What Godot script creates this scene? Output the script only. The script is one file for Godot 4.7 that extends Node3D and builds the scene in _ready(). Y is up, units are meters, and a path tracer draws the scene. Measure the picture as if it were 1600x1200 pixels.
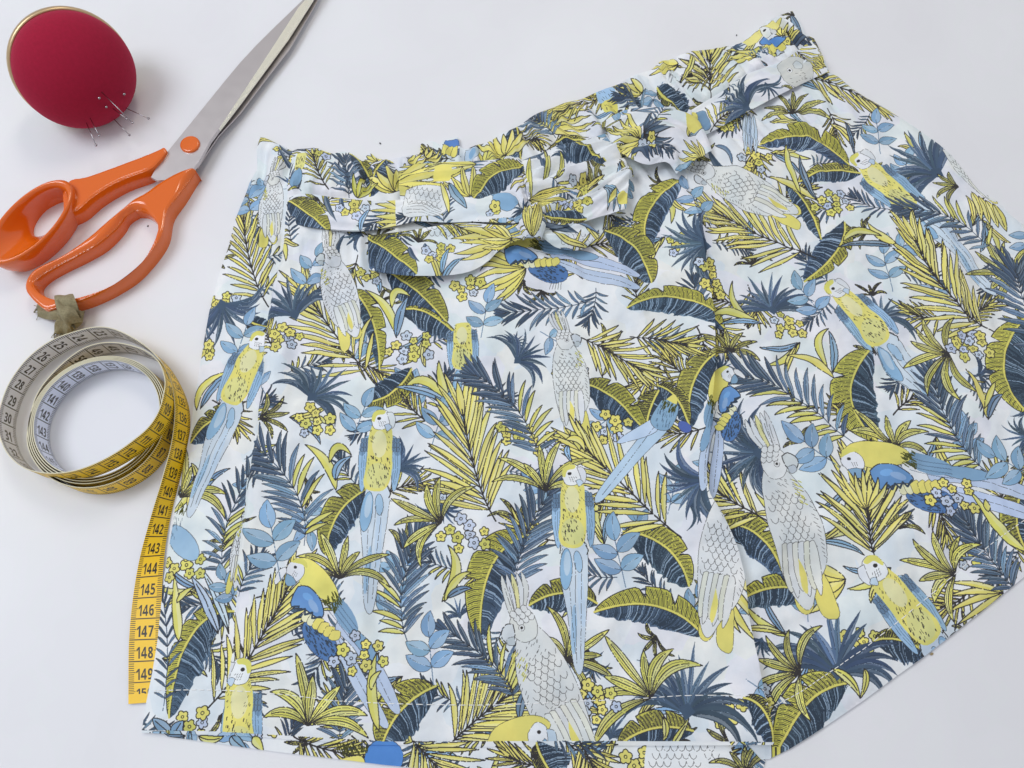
extends Node3D
# A pair of print shorts laid out on a white sewing table, with shears, a pincushion and a tape measure.
# Plan coordinates are centimetres on the table: x to the right, z towards the viewer, y up.

const CM := 0.01
var rng := RandomNumberGenerator.new()
var used := {}

# ---------------------------------------------------------------- small helpers
func V(x: float, z: float) -> Vector2: return Vector2(x, z)
func P(x: float, y: float, z: float) -> Vector3: return Vector3(x, y, z)

func numbered(called: String) -> String:
	var k: int = used.get(called, 0)
	used[called] = k + 1
	return called if k == 0 else "%s_%03d" % [called, k]

func obj(called: String, mesh: Mesh, mat: Material, parent: Node = self) -> MeshInstance3D:
	var o := MeshInstance3D.new()
	o.name = numbered(called) if parent == self else called
	o.mesh = mesh
	o.material_override = mat
	parent.add_child(o, true)
	return o

func thing(called: String, label: String, category: String, at := Vector3.ZERO, group := "") -> Node3D:
	var o := Node3D.new()
	o.name = numbered(called)
	add_child(o, true)
	o.position = at
	o.set_meta("label", label)
	o.set_meta("category", category)
	if group: o.set_meta("group", group)
	return o

func paint(c: Color, rough := 0.6, metal := 0.0) -> StandardMaterial3D:
	var m := StandardMaterial3D.new()
	m.albedo_color = c
	m.roughness = rough
	m.metallic = metal
	return m

func noise_tex(freq: float, a: Color, b: Color, seed_: int, size := 512, normal := false) -> NoiseTexture2D:
	var n := FastNoiseLite.new()
	n.seed = seed_
	n.frequency = freq
	n.fractal_octaves = 4
	var t := NoiseTexture2D.new()
	t.width = size
	t.height = size
	t.seamless = true
	t.noise = n
	if normal:
		t.as_normal_map = true
		t.bump_strength = 3.0
	else:
		var g := Gradient.new()
		g.set_color(0, a)
		g.set_color(1, b)
		t.color_ramp = g
	return t

func spline(pts: Array, n: int) -> Array:
	# Catmull-Rom through 2-D or 3-D points, n + 1 samples
	var out := []
	var last := pts.size() - 1
	for i in n + 1:
		var f := float(i) / n * last
		var k := mini(int(f), last - 1)
		var t := f - k
		var p0 = pts[maxi(k - 1, 0)]
		var p1 = pts[k]
		var p2 = pts[k + 1]
		var p3 = pts[mini(k + 2, last)]
		out.append(0.5 * ((2.0 * p1) + (p2 - p0) * t + (2.0 * p0 - 5.0 * p1 + 4.0 * p2 - p3) * t * t + (3.0 * p1 - p0 - 3.0 * p2 + p3) * t * t * t))
	return out

func smooth_line(pts: Array, n: int) -> PackedVector2Array:
	return PackedVector2Array(spline(pts, n))

func near_line(p: Vector2, line: PackedVector2Array) -> float:
	var best := 1e9
	for i in line.size() - 1:
		best = minf(best, p.distance_squared_to(Geometry2D.get_closest_point_to_segment(p, line[i], line[i + 1])))
	return sqrt(best)

func along_line(p: Vector2, line: PackedVector2Array) -> Vector3:
	# x: distance, positive on the right-hand side when walking the line (z grows towards the viewer); y: length walked; z: share of the line
	var best := 1e9
	var got := Vector3.ZERO
	var walked := 0.0
	for i in line.size() - 1:
		var q := Geometry2D.get_closest_point_to_segment(p, line[i], line[i + 1])
		var d := p.distance_squared_to(q)
		if d < best:
			best = d
			var dir := line[i + 1] - line[i]
			got = Vector3(sqrt(d) * signf(dir.x * (p.y - line[i].y) - dir.y * (p.x - line[i].x)), walked + q.distance_to(line[i]), 0)
		walked += line[i].distance_to(line[i + 1])
	got.z = got.y / walked
	return got

func step01(a: float, b: float, x: float) -> float:
	return smoothstep(a, b, x)

# Turns every triangle so that its front agrees with its normals.
func facing(m: ArrayMesh) -> ArrayMesh:
	var s := m.surface_get_arrays(0)
	var vs: PackedVector3Array = s[Mesh.ARRAY_VERTEX]
	var ns: PackedVector3Array = s[Mesh.ARRAY_NORMAL]
	var ids: PackedInt32Array = s[Mesh.ARRAY_INDEX] if s[Mesh.ARRAY_INDEX] != null else PackedInt32Array(range(vs.size()))
	for i in range(0, ids.size(), 3):
		var a := ids[i]
		var b := ids[i + 1]
		var c := ids[i + 2]
		if (vs[b] - vs[a]).cross(vs[c] - vs[a]).dot(ns[a] + ns[b] + ns[c]) > 0.0:
			ids[i + 1] = c
			ids[i + 2] = b
	s[Mesh.ARRAY_INDEX] = ids
	var out := ArrayMesh.new()
	out.add_surface_from_arrays(Mesh.PRIMITIVE_TRIANGLES, s)
	return out

# A solid whose top is the height field hf over an outline in plan, with a wall down to y0.
func sheet(outline: PackedVector2Array, hole: PackedVector2Array, cell: float, hf, uv0 := Vector2.ZERO, uvs := Vector2.ONE, y0 := 0.0) -> ArrayMesh:
	var st := SurfaceTool.new()
	st.begin(Mesh.PRIMITIVE_TRIANGLES)
	var lo := outline[0]
	var hi := outline[0]
	for p in outline:
		lo = lo.min(p)
		hi = hi.max(p)
	var nx := int(ceil((hi.x - lo.x) / cell))
	var nz := int(ceil((hi.y - lo.y) / cell))
	var inside := PackedByteArray()
	var hs := PackedFloat32Array()
	inside.resize((nx + 1) * (nz + 1))
	hs.resize((nx + 1) * (nz + 1))
	for j in nz + 1:
		for i in nx + 1:
			var p := lo + Vector2(i, j) * cell
			var ok := Geometry2D.is_point_in_polygon(p, outline) and not (hole.size() > 0 and Geometry2D.is_point_in_polygon(p, hole))
			inside[j * (nx + 1) + i] = 1 if ok else 0
	var need := PackedByteArray()
	need.resize(inside.size())
	for j in nz + 1:
		for i in nx + 1:
			if inside[j * (nx + 1) + i]:
				for dj in range(-1, 2):
					for di in range(-1, 2):
						var a := i + di
						var b := j + dj
						if a >= 0 and b >= 0 and a <= nx and b <= nz:
							need[b * (nx + 1) + a] = 1
	for j in nz + 1:
		for i in nx + 1:
			var k := j * (nx + 1) + i
			if need[k]:
				hs[k] = hf.call(lo + Vector2(i, j) * cell)
	var at := PackedInt32Array()
	at.resize(inside.size())
	at.fill(-1)
	var count := 0
	for j in nz + 1:
		for i in nx + 1:
			var k := j * (nx + 1) + i
			if not inside[k]: continue
			var xl := hs[k - 1] if i > 0 and need[k - 1] else hs[k]
			var xr := hs[k + 1] if i < nx and need[k + 1] else hs[k]
			var zl := hs[k - nx - 1] if j > 0 and need[k - nx - 1] else hs[k]
			var zr := hs[k + nx + 1] if j < nz and need[k + nx + 1] else hs[k]
			var p := lo + Vector2(i, j) * cell
			st.set_normal(Vector3((xl - xr) / (2.0 * cell), 1, (zl - zr) / (2.0 * cell)).normalized())
			st.set_uv((p - uv0) * uvs)
			st.add_vertex(Vector3(p.x, hs[k], p.y) * CM)
			at[k] = count
			count += 1
	var e := 0.04
	var edge := func(p: Vector2) -> void:
		var h: float = hf.call(p)
		st.set_normal(Vector3((hf.call(p - Vector2(e, 0)) - hf.call(p + Vector2(e, 0))) / (2.0 * e), 1, (hf.call(p - Vector2(0, e)) - hf.call(p + Vector2(0, e))) / (2.0 * e)).normalized())
		st.set_uv((p - uv0) * uvs)
		st.add_vertex(Vector3(p.x, h, p.y) * CM)
	for j in nz:
		for i in nx:
			var k := j * (nx + 1) + i
			var n := inside[k] + inside[k + 1] + inside[k + nx + 1] + inside[k + nx + 2]
			if n == 4:
				st.add_index(at[k]); st.add_index(at[k + 1]); st.add_index(at[k + nx + 2])
				st.add_index(at[k]); st.add_index(at[k + nx + 2]); st.add_index(at[k + nx + 1])
			else:
				var p := lo + Vector2(i, j) * cell
				var sq := PackedVector2Array([p, p + Vector2(cell, 0), p + Vector2(cell, cell), p + Vector2(0, cell)])
				for piece in Geometry2D.intersect_polygons(sq, outline):
					var cut: Array = [piece]
					if hole.size() > 0: cut = Geometry2D.clip_polygons(piece, hole)
					for c in cut:
						var tri := Geometry2D.triangulate_polygon(c)
						for q in c: edge.call(q)
						for t in tri: st.add_index(count + t)
						count += c.size()
	var rims := [outline]
	if hole.size() > 0: rims.append(hole)
	for rim in rims:
		var ccw := Geometry2D.is_polygon_clockwise(rim)
		for i in rim.size():
			var a: Vector2 = rim[i]
			var b: Vector2 = rim[(i + 1) % rim.size()]
			var m := maxi(1, int(ceil(a.distance_to(b) / cell)))
			var out := Vector3(b.y - a.y, 0, a.x - b.x).normalized()
			var mid := (a + b) / 2.0 + Vector2(out.x, out.z) * 0.02
			var is_in := Geometry2D.is_point_in_polygon(mid, outline) and not (hole.size() > 0 and Geometry2D.is_point_in_polygon(mid, hole))
			if is_in: out = -out
			for s in m + 1:
				var p := a.lerp(b, float(s) / m)
				var h: float = hf.call(p)
				st.set_normal((out + Vector3(0, 0.35, 0)).normalized())
				st.set_uv((p - uv0) * uvs)
				st.add_vertex(Vector3(p.x, h, p.y) * CM)
				st.set_normal(out)
				st.set_uv((p - Vector2(out.x, out.z) * minf(h - y0, 0.5) * 0.3 - uv0) * uvs)
				st.add_vertex(Vector3(p.x, minf(y0, h), p.y) * CM)
				if s < m:
					var k := count + s * 2
					st.add_index(k); st.add_index(k + 1); st.add_index(k + 2)
					st.add_index(k + 1); st.add_index(k + 3); st.add_index(k + 2)
			count += (m + 1) * 2
	return facing(st.commit())

# A strip of cloth between two edge lines in space, domed across, with an underside and side walls.
func ribbon(ea: Array, eb: Array, n: int, m: int, bulge: float, crease: float, thick: float, seed_: int, uv0 := Vector2.ZERO, uvs := Vector2.ONE) -> ArrayMesh:
	var a := spline(ea, n)
	var b := spline(eb, n)
	var nz := FastNoiseLite.new()
	nz.seed = seed_
	nz.frequency = 1.0
	nz.fractal_octaves = 2
	var pt := func(i: int, j: int) -> Vector3:
		var t := float(j) / m
		var p: Vector3 = a[i].lerp(b[i], t)
		var w: float = a[i].distance_to(b[i])
		p.y += bulge * pow(maxf(0.0, 4.0 * t * (1.0 - t)), 0.6) + crease * nz.get_noise_2d(i * 0.05 + seed_, t * w * 1.1) * minf(1.0, 6.0 * t * (1.0 - t) + 0.25)
		return p
	var st := SurfaceTool.new()
	st.begin(Mesh.PRIMITIVE_TRIANGLES)
	for under in 2:
		for i in n + 1:
			for j in m + 1:
				var p: Vector3 = pt.call(i, j)
				var du: Vector3 = pt.call(mini(i + 1, n), j) - pt.call(maxi(i - 1, 0), j)
				var dv: Vector3 = pt.call(i, mini(j + 1, m)) - pt.call(i, maxi(j - 1, 0))
				var nn := dv.cross(du).normalized()
				if nn.y < 0: nn = -nn
				st.set_uv((Vector2(p.x, p.z) - uv0) * uvs)
				st.set_normal(nn if under == 0 else -nn)
				st.add_vertex((p - (nn * thick if under else Vector3.ZERO)) * CM)
	var row := m + 1
	var all := (n + 1) * row
	for under in 2:
		for i in n:
			for j in m:
				var k := under * all + i * row + j
				for q in [k, k + 1, k + row, k + 1, k + row + 1, k + row]: st.add_index(q)
	for i in n:
		for j in [0, m]:
			var k: int = i * row + j
			for q in [k, k + row, all + k, all + k, k + row, all + k + row]: st.add_index(q)
	for j in m:
		for i in [0, n]:
			var k: int = i * row + j
			for q in [k, k + 1, all + k, all + k, k + 1, all + k + 1]: st.add_index(q)
	return facing(st.commit())

# Closed rings of equal length, joined one after the other.
func loft(rings: Array, cap_first := false, cap_last := false) -> ArrayMesh:
	var st := SurfaceTool.new()
	st.begin(Mesh.PRIMITIVE_TRIANGLES)
	st.set_smooth_group(0)
	var n: int = rings[0].size()
	for r in rings:
		for p in r: st.add_vertex(p * CM)
	for r in rings.size() - 1:
		for i in n:
			var a := r * n + i
			var b := r * n + (i + 1) % n
			for q in [a, b, a + n, b, b + n, a + n]: st.add_index(q)
	var count := rings.size() * n
	for which in 2:
		if (which == 0 and cap_first) or (which == 1 and cap_last):
			var r: Array = rings[0] if which == 0 else rings[-1]
			var mid := Vector3.ZERO
			for p in r: mid += p / n
			st.add_vertex(mid * CM)
			var base := 0 if which == 0 else (rings.size() - 1) * n
			for i in n:
				var tri := [base + i, base + (i + 1) % n, count] if which == 1 else [base + (i + 1) % n, base + i, count]
				for q in tri: st.add_index(q)
			count += 1
	st.generate_normals()
	return st.commit()

func ellipse_ring(c: Vector2, a: float, b: float, turn: float, h: float, n := 48) -> Array:
	var out := []
	for i in n:
		var t := TAU * i / n
		var p := c + Vector2(cos(t) * a, sin(t) * b).rotated(turn)
		out.append(Vector3(p.x, h, p.y))
	return out

# A profile (radius, height along the axis) turned round an axis.
func lathe(profile: Array, c: Vector3, axis: Vector3, n := 64) -> ArrayMesh:
	var u := axis.cross(Vector3.RIGHT if absf(axis.x) < 0.8 else Vector3.UP).normalized()
	var w := axis.cross(u)
	var rings := []
	for p in profile:
		var r := []
		for i in n: r.append(c + axis * p.y + (u * cos(TAU * i / n) + w * sin(TAU * i / n)) * p.x)
		rings.append(r)
	return loft(rings)

func tube(pts: Array, r: float, sides := 6) -> ArrayMesh:
	var rings := []
	for i in pts.size():
		var d: Vector3 = (pts[mini(i + 1, pts.size() - 1)] - pts[maxi(i - 1, 0)]).normalized()
		var u := d.cross(Vector3.UP if absf(d.y) < 0.9 else Vector3.RIGHT).normalized()
		var w := d.cross(u)
		var ring := []
		for k in sides: ring.append(pts[i] + (u * cos(TAU * k / sides) + w * sin(TAU * k / sides)) * r)
		rings.append(ring)
	return loft(rings, true, true)

# A flat-topped plate (top given as a plane through heights at its corners), for ground steel.
func plate(st: SurfaceTool, top: Array, floor_y: float) -> void:
	var flat := PackedVector2Array()
	for p in top: flat.append(Vector2(p.x, p.z))
	var tri := Geometry2D.triangulate_polygon(flat)
	var up: Vector3 = (top[tri[1]] - top[tri[0]]).cross(top[tri[2]] - top[tri[0]]).normalized()
	if up.y < 0: up = -up
	for t in tri:
		st.set_normal(up)
		st.set_uv(Vector2(top[t].x, top[t].z) * 0.1)
		st.add_vertex(top[t] * CM)
	for i in top.size():
		var a: Vector3 = top[i]
		var b: Vector3 = top[(i + 1) % top.size()]
		var o := Vector3(b.z - a.z, 0, a.x - b.x).normalized()
		if Geometry2D.is_point_in_polygon(Vector2((a.x + b.x) / 2 + o.x * 0.01, (a.z + b.z) / 2 + o.z * 0.01), flat): o = -o
		var a0 := Vector3(a.x, floor_y, a.z)
		var b0 := Vector3(b.x, floor_y, b.z)
		for p in [a, b, a0, a0, b, b0]:
			st.set_normal(o)
			st.set_uv(Vector2(p.x, p.z) * 0.1)
			st.add_vertex(p * CM)

# ---------------------------------------------------------------- the printed cotton: motifs drawn in plan centimetres
var img: Image
var cs := 1.0
var co := Vector2.ZERO
var clip := PackedVector2Array()
var muted := false
var mt := Transform2D.IDENTITY

const LINE := Color(0.22, 0.21, 0.21)
const GROUND := Color(0.97, 0.975, 0.98)
const YEL := Color(0.96, 0.91, 0.50)
const OLI := Color(0.82, 0.80, 0.35)
const LIM := Color(0.91, 0.885, 0.47)
const NAV := Color(0.29, 0.365, 0.455)
const SLA := Color(0.45, 0.555, 0.665)
const SKY := Color(0.60, 0.755, 0.88)
const PAL := Color(0.81, 0.88, 0.95)

func jitter(c: Color, a := 0.05) -> Color:
	var k := 1.0 + rng.randf_range(-a, a)
	return Color(clampf(c.r * k, 0, 1), clampf(c.g * k, 0, 1), clampf(c.b * k * (1.0 + rng.randf_range(-a, a) * 0.6), 0, 1))

func scan(q: PackedVector2Array, col: Color) -> void:
	var lo := q[0].y
	var hi := q[0].y
	for p in q:
		lo = minf(lo, p.y)
		hi = maxf(hi, p.y)
	var y0 := maxi(0, int(floor(lo)))
	var y1 := mini(img.get_height() - 1, int(ceil(hi)))
	var n := q.size()
	for y in range(y0, y1 + 1):
		var fy := y + 0.5
		var xs := PackedFloat32Array()
		var a := q[n - 1]
		for b in q:
			if (a.y <= fy) != (b.y <= fy): xs.append(a.x + (fy - a.y) * (b.x - a.x) / (b.y - a.y))
			a = b
		xs.sort()
		for k in range(0, xs.size() - 1, 2):
			var x0 := roundi(xs[k])
			var x1 := roundi(xs[k + 1])
			if x1 > x0: img.fill_rect(Rect2i(x0, y, x1 - x0, 1), col)

func fill(poly: PackedVector2Array, col: Color) -> void:
	if muted: return
	var q := PackedVector2Array()
	var lo := Vector2(1e9, 1e9)
	var hi := -lo
	for p in poly:
		var t := (p - co) * cs
		lo = lo.min(t)
		hi = hi.max(t)
		q.append(t)
	if hi.x < 0 or hi.y < 0 or lo.x > img.get_width() or lo.y > img.get_height(): return
	if clip.is_empty(): scan(q, col)
	else:
		for r in Geometry2D.intersect_polygons(q, clip): scan(r, col)

func stroke(pts: PackedVector2Array, w: int, col := LINE, gaps := 0.08) -> void:
	if muted: return
	var q := PackedVector2Array()
	for p in pts: q.append((p - co) * cs)
	if q[0].x < -300 or q[0].y < -300 or q[0].x > img.get_width() + 300 or q[0].y > img.get_height() + 300: return
	var runs: Array = [q] if clip.is_empty() else Geometry2D.intersect_polyline_with_polygon(q, clip)
	for r in runs:
		var hole := 0
		for i in r.size() - 1:
			var a: Vector2 = r[i]
			var b: Vector2 = r[i + 1]
			var m := maxi(1, int(a.distance_to(b) / 0.9))
			for s in m:
				if hole > 0:
					hole -= 1
					continue
				if rng.randf() < gaps * 0.12: hole = 4
				var p := a.lerp(b, float(s) / m)
				img.fill_rect(Rect2i(int(p.x - w * 0.5 + 0.5), int(p.y - w * 0.5 + 0.5), w, w), col)

func bez(a: Vector2, m: Vector2, b: Vector2, n: int) -> PackedVector2Array:
	var c := m * 2.0 - (a + b) * 0.5
	var out := PackedVector2Array()
	for i in n + 1:
		var t := float(i) / n
		out.append(a.lerp(c, t).lerp(c.lerp(b, t), t))
	return out

func tang(c: PackedVector2Array, i: int) -> Vector2:
	return (c[mini(i + 1, c.size() - 1)] - c[maxi(i - 1, 0)]).normalized()

# one long pointed leaf; w is its full width
func blade(a: Vector2, m: Vector2, b: Vector2, w: float, col: Color, veins := 0, pw := 2, skew := 0.8) -> void:
	var n := 12
	var c := bez(a, m, b, n)
	var l := PackedVector2Array()
	var r := PackedVector2Array()
	for i in n + 1:
		var t := float(i) / n
		var d := tang(c, i)
		var h := w * 0.5 * pow(maxf(0.0, sin(PI * pow(t, skew))), 0.85)
		l.append(c[i] + Vector2(d.y, -d.x) * h)
		r.append(c[i] - Vector2(d.y, -d.x) * h)
	var poly := l.duplicate()
	for i in range(n - 1, 0, -1): poly.append(r[i])
	var tone := jitter(col)
	fill(poly, tone)
	if w > 0.17:
		# the paler, thinner half of the brush stroke
		var pale := c.slice(1, n)
		for i in range(n - 1, 0, -1): pale.append(c[i].lerp(r[i], 0.92) if tone.r > 0.5 else c[i].lerp(r[i], 0.75))
		fill(pale, tone.lerp(GROUND, rng.randf_range(0.12, 0.34)))
	if pw > 0:
		stroke(l, pw)
		stroke(r, pw)
	if veins >= 1: stroke(c.slice(0, n - 1), pw)
	if veins >= 2:
		var u := PackedVector2Array()
		var v := PackedVector2Array()
		for i in range(1, n - 1):
			u.append(c[i].lerp(l[i], 0.5))
			v.append(c[i].lerp(r[i], 0.5))
		stroke(u, 1, LINE, 0.3)
		stroke(v, 1, LINE, 0.3)

# feathered palm frond
func palm(a: Vector2, m: Vector2, b: Vector2, ln: float, count: int, col := YEL) -> void:
	var n := int(ceil(count * 0.9))
	var c := bez(a, m, b, 40)
	for s in [1.0, -1.0]:
		for i in n:
			var t := 0.14 + 0.86 * (i + 0.15 + 0.2 * rng.randf()) / n
			var k := mini(int(t * 40), 39)
			var d := tang(c, k)
			var ang := lerpf(1.08, 0.22, pow(t, 0.85)) + rng.randf_range(-0.08, 0.08)
			var e := d.rotated(s * ang)
			var L := ln * (0.70 + 0.38 * sin(PI * clampf(t * 0.8 + 0.1, 0, 1))) * rng.randf_range(0.86, 1.10)
			var tip: Vector2 = c[k] + e * L
			var mid: Vector2 = (c[k] + tip) * 0.5 + d * L * rng.randf_range(0.0, 0.09)
			blade(c[k], mid, tip, ln * rng.randf_range(0.075, 0.105), col, 0, 2, 0.95)
			if rng.randf() < 0.3: stroke(bez(c[k].lerp(mid, 0.3), mid, mid.lerp(tip, 0.6), 6), 1, LINE, 0.3)
	blade(c[38], c[40] + (c[40] - c[36]) * 0.8, c[40] + (c[40] - c[36]).normalized() * ln * 0.5, ln * 0.12, col)
	stroke(c, 3)

# fan of palm leaflets about a point
func fan(o: Vector2, dir: float, spread: float, ln: float, n: int, w: float, col := YEL, veins := 0) -> void:
	for i in n:
		var f := float(i) / maxi(n - 1, 1)
		var g := deg_to_rad(dir + (f - 0.5) * spread) + rng.randf_range(-0.05, 0.05)
		var e := Vector2(cos(g), sin(g))
		var L := ln * rng.randf_range(0.8, 1.05)
		blade(o, o + e * L * 0.5 + e.orthogonal() * L * 0.05 * signf(0.5 - f), o + e * L, w, col, veins)

# dark feather fern; tips navy, then slate, a few yellow leaflets low on one side
func fern(a: Vector2, m: Vector2, b: Vector2, ln: float, n: int, yside := 0.0) -> void:
	var c := bez(a, m, b, 40)
	stroke(c, 2, NAV)
	for s in [1.0, -1.0]:
		for i in n:
			var t := 0.10 + 0.9 * (i + 0.2 * rng.randf()) / n
			var k := mini(int(t * 40), 39)
			var d := tang(c, k)
			var e := d.rotated(s * (lerpf(1.2, 0.4, t) + rng.randf_range(-0.1, 0.1)))
			var L := ln * (0.5 + 0.55 * sin(PI * clampf(0.95 - t * 0.72, 0, 1))) * rng.randf_range(0.85, 1.12)
			var tip: Vector2 = c[k] + e * L
			var mid: Vector2 = (c[k] + tip) * 0.5 + d * L * 0.08
			var col := NAV if t > 0.62 else (SLA if rng.randf() < 0.6 else NAV.lerp(SLA, 0.4))
			if t < 0.5 and rng.randf() < 0.18: col = SKY.lerp(SLA, 0.4)
			if s == yside and t < 0.6 and rng.randf() < 0.75: col = LIM
			blade(c[k], mid, tip, ln * rng.randf_range(0.105, 0.14), col, 0, 2 if col == LIM else 1)
			if col != LIM: stroke(bez(c[k], mid, tip, 6), 1, NAV.darkened(0.35), 0.3)
	for s in [-0.3, 0.0, 0.3]: blade(c[39], c[40] + (c[40] - c[37]).rotated(s), c[40] + (c[40] - c[38]).normalized().rotated(s) * ln * 0.42, ln * 0.10, NAV, 0, 1)

# spiky dark rosette; dir in degrees, droop bends blades on that side
func spiky(o: Vector2, dir: float, spread: float, r: float, n: int, droop := 1.0) -> void:
	# slim blades stand in the middle, broad ones arch over to either side
	var order: Array = range(n)
	for i: int in order:
		var f := (i + rng.randf_range(-0.25, 0.25)) / (n - 1.0)
		var off := f - 0.5
		var g := deg_to_rad(dir + off * spread * 0.8)
		var e := Vector2(cos(g), sin(g))
		var q := e.rotated(PI / 2) * signf(off)
		var side := absf(off) * 2.0 * absf(droop)
		var L := r * rng.randf_range(0.74, 1.08)
		var tip := o + e * L * (1.0 - side * 0.12) + q * L * side * 0.55
		var mid := o + e * L * (0.56 + side * 0.06) + q * L * side * 0.06
		var base := o + e * r * 0.06 - q * r * 0.03
		var col := NAV if side > 0.35 or rng.randf() < 0.5 else SLA.lerp(NAV, 0.5)
		blade(base, mid, tip, r * lerpf(0.085, 0.135, side) * rng.randf_range(0.85, 1.1), jitter(col, 0.1), 0, 0, 0.75)
		if rng.randf() < 0.6: stroke(bez(base.lerp(mid, 0.7), mid, mid.lerp(tip, 0.6), 8), 1, PAL.lerp(SLA, 0.5), 0.5)
		stroke(bez(base, mid, tip, 8), 1, NAV.darkened(0.4), 0.5)
	var e0 := Vector2.from_angle(deg_to_rad(dir))
	fill(PackedVector2Array([o - e0 * r * 0.05, o + e0.rotated(0.9) * r * 0.16, o + e0 * r * 0.2, o + e0.rotated(-0.9) * r * 0.16]), NAV)

# half yellow-green, half hatched navy banana leaf; side says where the yellow half lies
func banana(a: Vector2, m: Vector2, b: Vector2, side: String, wy: float, wn: float) -> void:
	var n := 36
	var c := bez(a, m, b, n)
	var look: Vector2 = {"U": Vector2(0, -1), "D": Vector2(0, 1), "L": Vector2(-1, 0), "R": Vector2(1, 0)}[side]
	var mid := tang(c, n / 2)
	var sg := signf(Vector2(mid.y, -mid.x).dot(look))
	var n1 := rng.randi_range(9, 13)
	var n2 := rng.randi_range(19, 24)
	for half in 2:
		var w := wn if half == 0 else wy
		var sd := -sg if half == 0 else sg
		var e := PackedVector2Array()
		var wob := 1.0
		for i in n + 1:
			var t := float(i) / n
			var d := tang(c, i)
			var pr := pow(maxf(0.0, sin(PI * pow(t, 0.75))), 0.62)
			if half == 0:
				if i % 2 == 0: wob = rng.randf_range(0.86, 1.04)
				pr *= wob
			elif i == n1 or i == n2: pr *= 0.45
			elif i == n1 + 1 or i == n2 + 1: pr *= 0.9
			e.append(c[i] + Vector2(d.y, -d.x) * sd * w * pr + d * w * 0.42 * pr)
		var poly := c.duplicate()
		for i in range(n - 1, 0, -1): poly.append(e[i])
		if half == 0:
			fill(poly, jitter(SLA.lerp(NAV, 0.55), 0.1))
			for i in n * 3:
				var f := float(i) / (n * 3) * n
				var k := mini(int(f), n - 1)
				var p := c[k].lerp(c[k + 1], f - k)
				var q := e[k].lerp(e[k + 1], f - k)
				var bow := tang(c, k) * -w * 0.08
				var far := rng.randf_range(0.8, 1.02)
				stroke(PackedVector2Array([p, p.lerp(q, 0.5) + bow, p.lerp(q, far)]), 2 if rng.randf() < 0.5 else 1, NAV.darkened(0.3) if rng.randf() < 0.84 else PAL.lerp(SLA, 0.45), 0.2)
		else:
			fill(poly, jitter(OLI.lerp(LIM, 0.15), 0.06))
			for i in range(1, n * 2 - 1):
				var f := i * 0.5
				var k := mini(int(f), n - 1)
				var p := c[k].lerp(c[k + 1], f - k)
				var q := e[k].lerp(e[k + 1], f - k)
				stroke(PackedVector2Array([p, p.lerp(q, 0.55) - tang(c, k) * w * 0.06, p.lerp(q, rng.randf_range(0.84, 0.99))]), 1 if i % 3 else 2, LINE, 0.15)
			stroke(e, 2)
	var rib := PackedVector2Array()
	for i in n + 1: rib.append(c[i] + Vector2(tang(c, i).y, -tang(c, i).x) * sg * 0.06)
	stroke(rib, 4, YEL.lerp(OLI, 0.3), 0.0)
	stroke(c, 1)

# pale blue leaf sprig
func sprig(a: Vector2, b: Vector2, s: float) -> void:
	var d := (b - a).normalized()
	var L := a.distance_to(b)
	stroke(PackedVector2Array([a, a.lerp(b, 0.5), b]), 2, SLA)
	var spots := [[0.35, 1.15], [0.35, -1.1], [0.72, 0.95], [0.68, -1.05], [0.95, 0.1]]
	for q in spots:
		var o: Vector2 = a.lerp(b, q[0])
		var e: Vector2 = d.rotated(q[1] + rng.randf_range(-0.15, 0.15))
		var t: Vector2 = o + e * s * rng.randf_range(0.9, 1.15)
		blade(o, (o + t) * 0.5 + e.orthogonal() * s * 0.06, t, s * 0.52, SKY.lerp(SLA, rng.randf_range(0.1, 0.4)), 1, 1)
		if L > 0: stroke(PackedVector2Array([o.lerp(t, 0.25) + e.orthogonal() * s * 0.05, o.lerp(t, 0.7) + e.orthogonal() * s * 0.07]), 1, PAL, 0.0)

func dot(o: Vector2, r: float, col: Color, n := 10) -> void:
	var q := PackedVector2Array()
	for i in n: q.append(o + Vector2.from_angle(TAU * i / n) * r)
	fill(q, col)

func flower(o: Vector2, r: float, col: Color) -> void:
	var g := rng.randf() * TAU
	var q := PackedVector2Array()
	for i in 40:
		var t := TAU * i / 40
		q.append(o + Vector2.from_angle(t + g) * r * (0.72 + 0.3 * absf(cos(t * 2.5))))
	fill(q, jitter(col))
	q.append(q[0])
	stroke(q, 2, LINE, 0.02)
	dot(o, r * 0.28, LINE)
	dot(o, r * 0.16, col)

func flowers(o: Vector2, r: float, n: int) -> void:
	for i in n:
		var g := i * 2.4 + rng.randf() * 0.4
		var d := r * sqrt((i + 0.3) / n) * 0.9
		flower(o + Vector2(cos(g) * 1.15, sin(g) * 0.85) * d, 0.27 * rng.randf_range(0.85, 1.2), [YEL, LIM, Color(0.82, 0.86, 0.93), YEL][rng.randi() % 4])

# lance leaves radiating from a point, with inner lines
func lily(o: Vector2, dir: float, spread: float, r: float, n: int) -> void:
	for i in n:
		var f := float(i) / (n - 1)
		var g := deg_to_rad(dir + (f - 0.5) * spread) + rng.randf_range(-0.14, 0.14)
		var e := Vector2(cos(g), sin(g))
		var L := r * rng.randf_range(0.62, 1.08)
		var q := e.orthogonal() * signf(f - 0.5) * -L * (absf(f - 0.5) * 0.42 + rng.randf_range(-0.05, 0.08))
		blade(o, o + e * L * 0.55 - q * 0.45, o + e * L + q * 0.75, r * rng.randf_range(0.12, 0.16), jitter(LIM.lerp(OLI, 0.1), 0.07), 2, 2, 1.05)

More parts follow.
